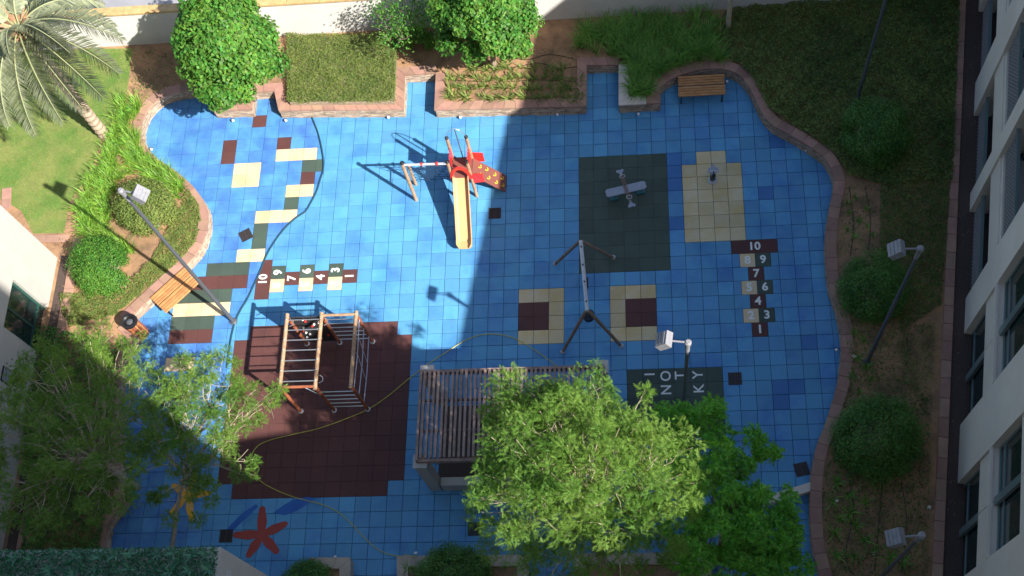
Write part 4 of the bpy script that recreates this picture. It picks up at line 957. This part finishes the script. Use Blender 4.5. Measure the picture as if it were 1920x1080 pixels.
# side beam, end post, net
ap = Vector((-5.62, -1.40, 2.15))
MB().tube([(ap.x, ap.y, 0), ap], .06, 12).build('post', M['log'], SU); MB().lathe(ap, [(.066, 0), (.066, .05), (.03, .07)], 12).build('cap', M['black'], SU)
MB().tube([(-5.66, -.78, 0), (-5.66, -.78, 1.15)], .055, 12).build('post', M['log'], SU)
MB().tube([(ap.x, ap.y, 2.08), (PX0, PY0, 1.98)], .042, 10).build('beam', M['galv'], SU); MB().tube([(ap.x, ap.y, .95), (-5.66, -.78, .95)], .02, 8).build('rail', M['steel'], SU)
mb = MB(); n = 6
A = [Vector((ap.x+.35+k*.2, ap.y+.01, 2.05)) for k in range(n)]; B = [Vector((ap.x+.15+k*.26, -.70, .03)) for k in range(n)]
for a, b in zip(A, B): mb.tube([a, a.lerp(b, .5)+Vector((0, 0, -.04)), b], .009, 4, False)
for k in range(1, 7):
    t = k/7; mb.tube([A[i].lerp(B[i], t)+Vector((0, 0, -.03)) for i in range(n)], .009, 4, False)
mb.build('rope_net', M['netrope'], SU)
for x in (-5.0, -4.5): MB().lathe((x, -1.38, 1.99), [(.05, 0), (.05, .09), (.02, .11)], 8).build('pink_clamp', M['red'], SU)

# climbing cube
bx = [-9.0, -7.9, -6.80]; yn, ysn = -6.72, -9.10; HZ = 2.02
CU = thing('climbing_frame', (-7.9, -7.9, 0), 'log climbing cube with monkey bars, ladders and ropes on the maroon mat', 'climbing frame')
for i, x in enumerate(bx):
    MB().tube([(x, yn+.1, HZ), (x, ysn-.1, HZ)], .06, 12).build('top_beam', M['log'], CU)
    for y in (yn, ysn): 
        p = MB().tube([(x, y, 0), (x, y, HZ-.05)], .055, 12).build('post', M['log_red'], CU); MB().lathe((x, y, 0), [(.09, 0), (.09, .02), (.05, .05)], 10).build('post_shoe', M['galv'], p)
MB().tube([(bx[1], yn, HZ+.01), (bx[2], yn, HZ+.01)], .045, 10).build('cross_beam', M['log'], CU)
MB().tube([(bx[0], ysn, HZ+.01), (bx[1], ysn, HZ+.01)], .045, 10).build('cross_beam', M['log_red'], CU)
for k in range(7): y = yn-.12-k*.345; MB().tube([(bx[0], y, HZ), (bx[1], y, HZ)], .019, 8).build('monkey_bar', M['steel'], CU)
for k in range(6): z = 1.72-k*.29; MB().tube([(bx[1], yn, z), (bx[2], yn, z)], .017, 8).build('ladder_rung', M['steel'], CU)
for k in range(5): z = 1.55-k*.31; MB().tube([(bx[1], ysn, z), (bx[2], ysn, z)], .019, 8).build('ladder_rung', M['steel'], CU)
bd = MB().box(((bx[0]+bx[1])/2, yn+.02, 1.05), (bx[1]-bx[0]-.14, .03, 1.75)).build('climbing_board', M['board'], CU)
for k in range(14):
    x = bx[0]+.15+random.uniform(0, .8); z = .3+k*.115; MB().lathe((x, yn-.02, z), [(.03, 0), (.045, .02), (.02, .05)], 7).build('climbing_hold', M['bulb'] if k % 3 else M['red'], bd)
mb = MB(); RP = []
for k, z in enumerate((1.72, 1.15, .55)):
    pts = [Vector((bx[2]+.02, yn+(ysn-yn)*t, z-.06*math.sin(math.pi*t)+.02*math.sin(9*t))) for t in np.linspace(0, 1, 13)]; RP.append(pts); MB().tube(pts, .014, 6).build('rope', M['rope'], CU)
for (i, j) in ((3, 5), (6, 8)): MB().tube([Vector((bx[2], pts[i].y, HZ)), RP[0][i], RP[1][i+1], RP[2][j]], .011, 5).build('rope', M['rope'], CU)
MB().tube([(bx[0]+.75, ysn, HZ-.05), (bx[0]+1.0, ysn+.1, 1.0), (bx[0]+1.05, ysn+.1, .05)], .012, 5).build('rope', M['rope'], CU)
for x, y in ((bx[0]+.1, yn-.2), (bx[1]+.1, yn-.2), (bx[1]+.1, ysn+.25)):
    MB().tube([(x, y+.13, HZ-.02), (x+.09, y+.07, HZ-.05), (x+.1, y-.05, HZ-.06), (x, y-.13, HZ-.02)], .013, 6).build('hand_grip', M['steel'], CU)

# swing
h = 2.2; aN, aS = U(1089, 452, h), U(1101, 583, h); SW = thing('swing_set', ((aN.x+aS.x)/2, (aN.y+aS.y)/2, 0), 'swing frame with grey log legs and a steel crossbar, standing beside the dark green mat', 'swing')
MB().tube([aN, aS], .062, 12).build('crossbar', M['galv'], SW)
for (ax, f) in ((aN, U(1041, 495)), (aN, U(1150, 483)), (aS, U(1055, 660)), (aS, U(1165, 649))):
    top = ax+Vector((.05 if f.x > ax.x else -.05, 0, -.03)); l = MB().tube([f, top], [.052, .055], 10).build('leg', M['log_grey'], SW); MB().lathe((f.x, f.y, 0), [(.085, 0), (.085, .02), (.06, .08)], 10).build('leg_shoe', M['galv'], l)
for t0, t1, nm in ((.1, .36, 0), (.6, .88, 1)):
    p0, p1 = aN.lerp(aS, t0), aN.lerp(aS, t1); mid = (p0+p1)/2; sz = .55
    for p in (p0, p1):
        MB().lathe((p.x, p.y, h+.055), [(.028, 0), (.028, .03), (.01, .04)], 8).build('bolt', M['black'], SW)
    d = (p1-p0).normalized(); seat = MB(); A0 = mid-d*.2; A1 = mid+d*.2; A0.z = A1.z = sz
    for t_, q in ((p0, A0), (p1, A1)): MB().tube([t_-Vector((0, 0, .06)), q], .008, 5).build('chain', M['pole'], SW)
    if nm == 0: pts = [A0.lerp(A1, k/6)+Vector((0, 0, -.07*math.sin(math.pi*k/6))) for k in range(7)]; [seat.tube([p-Vector((.0, 0, 0)) for p in pts], .03, 6)]; seat.box((mid.x, mid.y, sz-.06), (.17, .40, .03))
    else: seat.lathe((mid.x, mid.y, sz-.12), [(.10, 0), (.18, .06), (.19, .28), (.155, .28), (.14, .1), (.05, .06)], 14)
    seat.build('swing_seat' if nm == 0 else 'bucket_seat', M['rubber'], SW)

# four-way seesaw
sc = Vector((1.60, -1.72, 0)); SS = thing('seesaw', sc, 'four seat spring seesaw with grey boards and bone shaped seats on the dark green mat', 'seesaw'); ang = math.atan2(.28, 1.3)
def rbox(mb, c, d, a): return mb.box(c, d, a)
def scallop(cx_, cy_, Lh, Wh, a, n=5):
    P = []; ca, sa = math.cos(a), math.sin(a)
    raw = [(-Lh+.05, -Wh), (Lh-.05, -Wh), (Lh-.02, -Wh*.7), (Lh+.02, -Wh*.45), (Lh-.02, -.0), (Lh+.02, Wh*.45), (Lh-.02, Wh*.7), (Lh-.05, Wh), (-Lh+.05, Wh), (-Lh+.02, Wh*.7), (-Lh-.02, Wh*.45), (-Lh+.02, 0), (-Lh-.02, -Wh*.45), (-Lh+.02, -Wh*.7)]
    return [(cx_+x*ca-y*sa, cy_+x*sa+y*ca) for x, y in raw]
MB().prism(scallop(sc.x, sc.y, .68, .15, ang), .55, .585).build('board', M['bone'], SS)
a2 = math.atan2(-1.22, .33); dv = Vector((math.cos(a2), math.sin(a2), 0)); sv = Vector((-dv.y, dv.x, 0))
for s in (-.035, .035): MB().tube([sc+sv*s-dv*.58+Vector((0, 0, .63)), sc+sv*s+dv*.58+Vector((0, 0, .63))], .014, 6).build('rail', M['log_grey'], SS)
for k in range(9): c = sc+dv*(-.4+k*.1)+Vector((0, 0, .63)); MB().tube([c-sv*.06, c+sv*.06], .010, 5).build('rung', M['log_red'], SS)
for sg in (-1, 1):
    c = sc+dv*.62*sg; P = []
    for (u, v) in ((-.12, -.045), (.0, -.05), (.05, -.12), (.11, -.13), (.14, -.07), (.11, 0), (.14, .07), (.11, .13), (.05, .12), (.0, .05), (-.12, .045)): q = c+dv*u*sg+sv*v; P.append((q.x, q.y))
    MB().prism(P, .60, .635).build('bone_seat', M['bone'], SS)
    c = sc+dv*.42*sg; MB().tube([c+sv*.09*math.cos(t)+dv*.07*math.sin(t)+Vector((0, 0, .72)) for t in np.linspace(0, 2*math.pi, 11)], .011, 6).build('handle', M['steel'], SS)
    MB().tube([c+Vector((0, 0, .6)), c+Vector((0, 0, .72))], .012, 6).build('handle_stem', M['log_red'], SS)
for q in (U(1152, 372), U(1202, 360)):
    MB().prism([(q.x-.14, q.y-.11), (q.x+.14, q.y-.08), (q.x+.12, q.y+.13), (q.x-.15, q.y+.1)], .0, .07).build('spring_foot', M['teal'], SS)
    MB().tube([(q.x+.07*math.cos(t), q.y+.07*math.sin(t), .06+t*.0125) for t in np.linspace(0, 38, 110)], .011, 5).build('spring', M['teal'], SS)
# spring rider
rc = U(1336, 338); SR = thing('spring_rider', rc, 'small grey spring rider on the yellow square', 'spring rider')
MB().tube([(rc.x+.08*math.cos(t), rc.y+.08*math.sin(t), .03+t*.011) for t in np.linspace(0, 36, 100)], .013, 5).build('spring', M['black'], SR); MB().lathe((rc.x, rc.y, 0), [(.16, 0), (.16, .03), (.1, .05)], 12).build('base_plate', M['galv'], SR)
P = [(rc.x+x, rc.y+y) for x, y in ((-.06, -.2), (.06, -.2), (.08, -.05), (.17, .02), (.16, .14), (.05, .17), (.03, .28), (-.03, .28), (-.05, .17), (-.16, .14), (-.17, .02), (-.08, -.05))]
MB().prism(P, .48, .52).build('seat_board', M['bone'], SR)
MB().tube([(rc.x-.14, rc.y-.12, .72), (rc.x+.14, rc.y-.12, .72)], .014, 6).build('handlebar', M['steel'], SR); MB().tube([(rc.x, rc.y-.12, .5), (rc.x, rc.y-.12, .73)], .02, 6).build('handle_stem', M['black'], SR)
MB().lathe((rc.x, rc.y-.22, .50), [(.04, 0), (.075, .05), (.06, .14), (.02, .19)], 10).build('animal_head', M['black'], SR); MB().tube([(rc.x+.05, rc.y-.28, .62), (rc.x+.09, rc.y-.38, .60)], .02, 6).build('leg_rest', M['bone'], SR)

# pergola
PZt = 2.55; px0, px1, py0, py1 = -4.56, .90, -11.72, -8.95
PG = thing('pergola', (-1.8, -10.3, 0), 'brown slatted pergola on white columns, half covered by the feathery tree', 'pergola')
for y in (py0, py1): MB().box(((px0+px1)/2, y, PZt-.09), (px1-px0, .09, .18)).build('beam', M['slat'], PG)
MB().box((px0+.04, (py0+py1)/2, PZt+.02), (.07, py1-py0+.05, .12)).build('edge_slat', M['slat'], PG)
x = px0+.17; sm = MB().box((0, 0, 0), (.070, py1-py0-.10, .11)).mesh('roof_slat', M['slat'])
while x < px1:
    o = bpy.data.objects.new('roof_slat', sm); link(o, PG); o.location = Vector((x+random.gauss(0, .004), (py0+py1)/2, PZt+.03+random.gauss(0, .003)))-PG.location; o.rotation_euler = (0, 0, random.gauss(0, .0022)); x += .137
for y in (-9.85, -10.8): MB().box(((px0+px1)/2, y, PZt-.10), (px1-px0-.12, .06, .10)).build('purlin', M['slat'], PG)
for (x, y) in ((px0+.1, py0+.02), (px0+.17, py1+.06), (px1-.1, py1+.04), (px1-.1, py0+.02)):
    MB().box((x, y, (PZt-.2)/2), (.34, .34, PZt-.2)).build('column', M['white_wall'], PG)
    MB().box((x, y, PZt-.17), (.42, .42, .05)).build('column_cap', M['white_wall'], PG)
MB().box(((px0+px1)/2+.1, py0-.03, .28), (px1-px0-.5, .26, .56)).build('low_wall', M['white_wall'], PG)
MB().box(((px0+px1)/2, -10.35, .012), (px1-px0-.3, 2.55, .03)).build('under_slat_shade', M['gravel'], PG)  # dark floor sheet; its colour paints the shade under the slats
# pergola seats hidden in the shade: table and benches
MB().box((-1.9, py1-.55, .43), (3.0, .36, .06)).build('seat_bench', M['log_grey'], PG)

# benches
def bench(c, L, W, ang, label):
    b = thing('bench', (0, 0, 0), label, 'bench', 'slatted wooden benches'); d = .455; slats = [-.40, -.30, -.20, -.10, .0, .16, .26, .36, .44]
    for k in range(8):
        v = -W/2+.055+k*(W-.11)/7+(.012 if k > 3 else -.012); m_ = MB(); m_.bbox((0, v, d), (L, .085, .035), 0, .006); o = m_.build('slat', M['wood'], b)
    for s in (-1, 1):
        MB().box((s*(L/2-.10), 0, d-.04), (.05, W-.02, .04)).build('frame_rail', M['black'], b)
        for t in (-1, 1): MB().box((s*(L/2-.10), t*(W/2-.06), (d-.06)/2), (.045, .045, d-.06)).build('leg', M['black'], b)
    MB().box((0, -W/2-.012, d-.01), (L+.03, .015, .05)).build('edge_strip', M['black'], b)
    b.location = c; b.rotation_euler = (0, 0, ang); return b
p1, p2, p3, p4 = (Vector((*q, 0)) for q in ((-13.40, -3.89), (-12.83, -4.58), (-14.43, -5.0), (-13.76, -5.54)))
d = p1-p3; bench((p1+p2+p3+p4)/4+Vector((.03, -.02, 0)), 1.52, .86, math.atan2(d.y, d.x)+math.pi, 'honey coloured slatted bench in full sun beside the litter bin and left lamp pole')
bench(Vector((4.27, 2.36, 0)), 1.6, .84, math.pi, 'shaded slatted wooden bench in the curve of the top right planter wall')
# bin
c = Vector((-14.72, -6.15, 0)); BN = thing('litter_bin', c, 'round litter bin with wooden slat sides and black rim by the left bench', 'bin')
for k in range(20):
    a = k*2*math.pi/20; MB().box((c.x+.235*math.cos(a), c.y+.235*math.sin(a), .49), (.02, .06, .86), a).build('slat', M['log_red'] if k % 3 else M['wood'], BN)
MB().lathe(c, [(.215, .03), (.215, .95)], 20).build('liner', M['black'], BN)
MB().lathe((c.x, c.y, .93), [(.26, 0), (.28, .03), (.27, .09), (.20, .10), (.16, .05), (.15, -.1)], 24).build('rim', M['black'], BN)
MB().lathe((c.x, c.y, .90), [(.14, 0), (.10, .06), (.03, .08)], 16).build('ash_plate', M['pole'], BN)
# lamps
def lamp(base, h, az, label, tilt=.75, blen=.40):
    b = Vector(base); r = thing('lamp_post', b, label, 'lamp', 'floodlight lamp posts'); z = b.z
    MB().tube([(b.x, b.y, z), (b.x, b.y, z+h*.5), (b.x, b.y, z+h-.05)], [.066, .056, .045], 12).build('pole', M['pole'], r)
    MB().lathe((b.x, b.y, z), [(.13, 0), (.13, .03), (.08, .06)], 12).build('base_flange', M['pole'], r)
    MB().lathe((b.x, b.y, z+h-.5), [(.058, 0), (.062, .35), (.085, .38), (.09, .48), (.05, .53)], 12).build('pole_head', M['lampbox'], r)
    d = Vector((math.cos(az), math.sin(az), 0)); top = Vector((b.x, b.y, z+h-.03)); MB().tube([top, top+d*blen], .026, 8).build('arm', M['lampbox'], r)
    c = top+d*(blen+.18); m = Matrix.Rotation(az, 3, 'Z')@Matrix.Rotation(tilt, 3, 'Y'); hd = MB(); L_, W_, H_ = .36, .40, .22
    P = [m@Vector(p)+c for p in ((-L_/2, -W_/2, -H_/2), (L_/2, -W_/2, -H_/2), (L_/2, W_/2, -H_/2), (-L_/2, W_/2, -H_/2), (-L_/2, -W_/2*.9, H_/2), (L_/2, -W_/2*.9, H_/2*.9), (L_/2, W_/2*.9, H_/2*.9), (-L_/2, W_/2*.9, H_/2))]
    hd.add(P, [(3, 2, 1, 0), (4, 5, 6, 7), (0, 1, 5, 4), (1, 2, 6, 5), (2, 3, 7, 6), (3, 0, 4, 7)]); f = hd.build('floodlight', M['lampbox'], r)
    MB().box(m@Vector((0, 0, -H_/2-.006))+c, (L_*.86, W_*.86, .008), mat=m).build('lens', M['bulb'], f)
    for k in range(3): MB().box(m@Vector((-.1+k*.1, 0, H_/2+.004))+c, (.012, W_*.8, .012), mat=m).build('cooling_fin', M['lampbox'], f)
    return r
lamp((-11.61, -5.80, 0), 7.92, R_(-14), 'sunlit grey lamp post standing on the blue floor beside the left bench')
t3 = U(1290, 641, 7.6); lamp((t3.x, t3.y, 0), 7.6, R_(172), 'lamp post rising by the lettered mat with its floodlight in sun above the tree')
lamp(U(1625, 680, .4), 6.98, R_(180), 'shaded lamp post in the right garden between the middle and lower round shrubs')
t5 = U(1729, 1003, 7.4); lamp((t5.x, t5.y, .4), 7.0, R_(184), 'shaded lamp post at the lower right corner below the large round shrub')
lamp(U(1605, 195, .4), 7.1, R_(180), 'lamp post whose dark pole crosses the upper right garden, head out of frame')
# floor seam strip and hose
def onfloor(P, r, z0=0): return catmull([U2(x, y, z0) for x, y in P], .1)
pts = [(x, y, .012) for x, y in onfloor(SEAMPX[:-6], 0)]; tag(MB().tube(pts, .030, 6).build('floor_seam', M['seam']), 'dark teal cable snaking over the blue tiles from the top planter past the left bench', 'seam')  # tube stands in for the filled seam where the two tile grids meet
hp = [(1060, 700), (1035, 680), (1000, 655), (965, 635), (930, 627), (900, 629), (870, 640), (835, 662), (800, 685), (765, 712), (725, 745), (690, 768), (650, 785), (600, 803), (545, 816), (505, 826), (482, 838), (471, 858), (472, 880), (490, 903), (520, 920), (560, 935), (600, 945), (630, 958), (655, 978), (680, 1005), (705, 1028), (730, 1040), (755, 1043)]
pts = [(x, y, .016) for x, y in onfloor(hp, 0)]; e = U(770, 1042, .49); pts += [(e.x-.25, e.y+.08, .3), tuple(e), (e.x+.18, e.y-.04, .485)]
tag(MB().tube(pts, .0135, 6).build('garden_hose', M['hose']), 'thin yellow garden hose looping across the maroon mat to the bottom planter', 'hose')
# drains
for (x, y, a, where) in ((461, 441, .5, 'on sunlit tiles beside the left planter curve'), (928, 400, 0, 'right of the orange slide'), (1378, 710, 0, 'right of the lettered mat'), (1503, 880, .2, 'near the lower right planter wall'), (890, 992, 0, 'below the pergola'), (424, 1005, 0, 'left of the red starfish')):
    p = U(x, y); g = thing('floor_drain', (p.x, p.y, 0), 'square dark drain grate '+where, 'drain', 'square floor drains', rz=0)
    MB().box((p.x, p.y, .006), (.42, .42, .008), a).build('recess', M['black'], g)
    for k in range(9):
        v = -.18+k*.045; c = Vector((p.x, p.y, .014))+Matrix.Rotation(a, 3, 'Z')@Vector((0, v, 0)); MB().box(c, (.38, .02, .01), a).build('grate_bar', M['grate'], g)
    for s in (-1, 0, 1): c = Vector((p.x, p.y, .016))+Matrix.Rotation(a, 3, 'Z')@Vector((s*.19, 0, 0)); MB().box(c, (.03, .42, .012), a).build('grate_frame', M['grate'], g)
# small spotlights on the walls
for (x, y, w_) in ((437, 226, 'at the foot of the short wall under the round tree'), (536, 226, 'at the left end of the hedge planter wall'), (728, 220, 'at the right end of the hedge planter wall'), (863, 220, 'left under the spiky plant planter'), (1045, 215, 'right under the spiky plant planter'), (1197, 214, 'below the whitish coping corner'), (1363, 153, 'beside the shaded bench'), (284, 280, 'on the left curved wall'), (1512, 282, 'on the upper right curved wall'), (1568, 656, 'on the right curved wall beside the hopscotch')):
    p = U(x, y, .10); s = thing('wall_spotlight', (p.x, p.y, .1), 'tiny round spotlight '+w_, 'spotlight', 'small wall spotlights')
    MB().lathe((p.x, p.y, .06), [(.02, 0), (.045, .02), (.05, .06), (.035, .09)], 10).build('lens', M['bulb'], s); MB().tube([(p.x, p.y, .08), (p.x, p.y+.09, .1)], .03, 8).build('body', M['black'], s)
p = U(781, 1038, .46); tp_ = thing('water_tap', (p.x, p.y, .46), 'small white water tap on the bottom planter where the hose ends', 'tap'); MB().lathe((p.x, p.y, .46), [(.03, 0), (.03, .07), (.05, .08), (.04, .11)], 10).build('body', M['bulb'], tp_); MB().tube([(p.x, p.y, .52), (p.x-.09, p.y, .51)], .014, 6).build('spout', M['steel'], tp_)
p = U(629, 1044, .46); tag(MB().lathe((p.x, p.y, .46), [(.04, 0), (.045, .03), (.03, .06)], 10).build('wall_light', M['bulb'], None), 'tiny white light on the small beige planter coping', 'light')
# white low wall at lower right
wa, wb = U(1437, 938, .34), U(1522, 912, .34); d = (wb-wa); c = (wa+wb)/2; t = thing('low_wall', (c.x, c.y, 0), 'short whitish low wall meeting the curved planter wall at lower right', 'wall')
MB().bbox((c.x, c.y, .17), (d.length+.1, .22, .34), math.atan2(d.y, d.x), .01).build('wall_body', M['coping_white'], t)
MB().bbox((c.x, c.y, .355), (d.length+.1, .26, .03), math.atan2(d.y, d.x), .006).build('capping', M['coping_white'], t)
# litter scraps and garden boxes
for (x, y, w_) in ((1601, 668, 'on the soil beside the right curved coping'), (1742, 952, 'beside the right kerb near the lower lamp'), (1638, 1037, 'on bare soil at the bottom right'), (1569, 939, 'among the strap leaf clumps at lower right')):
    p = U(x, y, .41); tag(MB().bbox((p.x, p.y, .43), (.11, .09, .05), random.uniform(0, 3), .01).build('scrap', M['litter']), 'small pale scrap lying '+w_, 'scrap', 'pale scraps in the right garden')
p = U(294, 421, .5); tag(MB().lathe((p.x, p.y, .42), [(.08, 0), (.085, .06), (.05, .11)], 12).build('garden_light', M['bulb']), 'small round white garden light beside the yellowish shrub', 'light')

# black drip irrigation lines and fallen leaves
for P in ([(862, 128), (900, 120), (960, 126), (1010, 118), (1050, 128), (1085, 124)], [(905, 112), (940, 104), (985, 112), (1030, 102), (1075, 110)], [(845, 150), (930, 154), (1010, 150), (1085, 153)], [(1592, 350), (1600, 420), (1594, 480)], [(1622, 350), (1632, 410), (1628, 470)], [(1590, 890), (1600, 960), (1585, 1040), (1600, 1078)], [(1655, 900), (1648, 980), (1640, 1070)], [(1690, 905), (1700, 980), (1690, 1075)]):
    q = [(x, y, .412) for x, y in catmull([U2(a_, b_, .41) for a_, b_ in P])]
    tag(MB().tube(q, .012, 5).build('drip_pipe', M['black']), 'thin black irrigation pipe lying on bare soil '+('in the top centre planter' if P[0][1] < 300 else 'in the right hand garden'), 'pipe', 'irrigation pipes on bare soil')
M['dead'] = mat('fallen_leaves', (.32, .22, .08), .8, .5, 3, (.20, .13, .05), island=True)
n = 900; X = rng.uniform(-14, 7, n); Y = rng.uniform(-15, 3, n); k = inpoly_np(X, Y, OUT); X, Y = X[k], Y[k]
V, F = leaf_arrays(np.stack([X, Y, np.full(len(X), .012)], 1), np.tile([0, 0, 1.], (len(X), 1)), rng.uniform(.02, .055, len(X)), .018, .12)
tag(npmesh('fallen_leaves', V, F, M['dead']), 'tiny dry leaves scattered over the rubber tiles', 'fallen leaves', kind='stuff')
n = 5000; X = rng.uniform(-20, 14, n); Y = rng.uniform(-15, 5.4, n); k = ~inpoly_np(X, Y, OUT); X, Y = X[k], Y[k]
V, F = leaf_arrays(np.stack([X, Y, np.full(len(X), .42)], 1), np.tile([0, 0, 1.], (len(X), 1)), rng.uniform(.03, .08, len(X)), .025, .3)
tag(npmesh('garden_litter', V, F, M['dead']), 'dry leaves and bark bits scattered over the garden soil', 'fallen leaves', kind='stuff')

def bolts(parent, pts, r=.022):
    mb = MB()
    for p in pts: mb.lathe(p, [(r, 0), (r, .018), (r*.4, .026)], 6)
    mb.build('bolt_heads', M['steel'], parent)
bolts(CU, [(x, yn-.12-k*.345, HZ+.055) for x in bx[:2] for k in range(7)]+[(bx[2], y, HZ+.055) for y in (yn, -7.4, -8.2, ysn)])
bolts(SU, [(x, y, PZ+.005) for x in (PX0+.06, PX1-.06) for y in (PY0+.06, PY1-.06)]+[(cx+.31*math.cos(t), PY0-.045, PZ-.05+.6*math.sin(t)) for t in np.linspace(.2, 2.9, 6)], .016)
bolts(PG, [(px0+.17+k*.411, y, PZt+.085) for k in range(13) for y in (py0+.06, py1-.06)], .013)
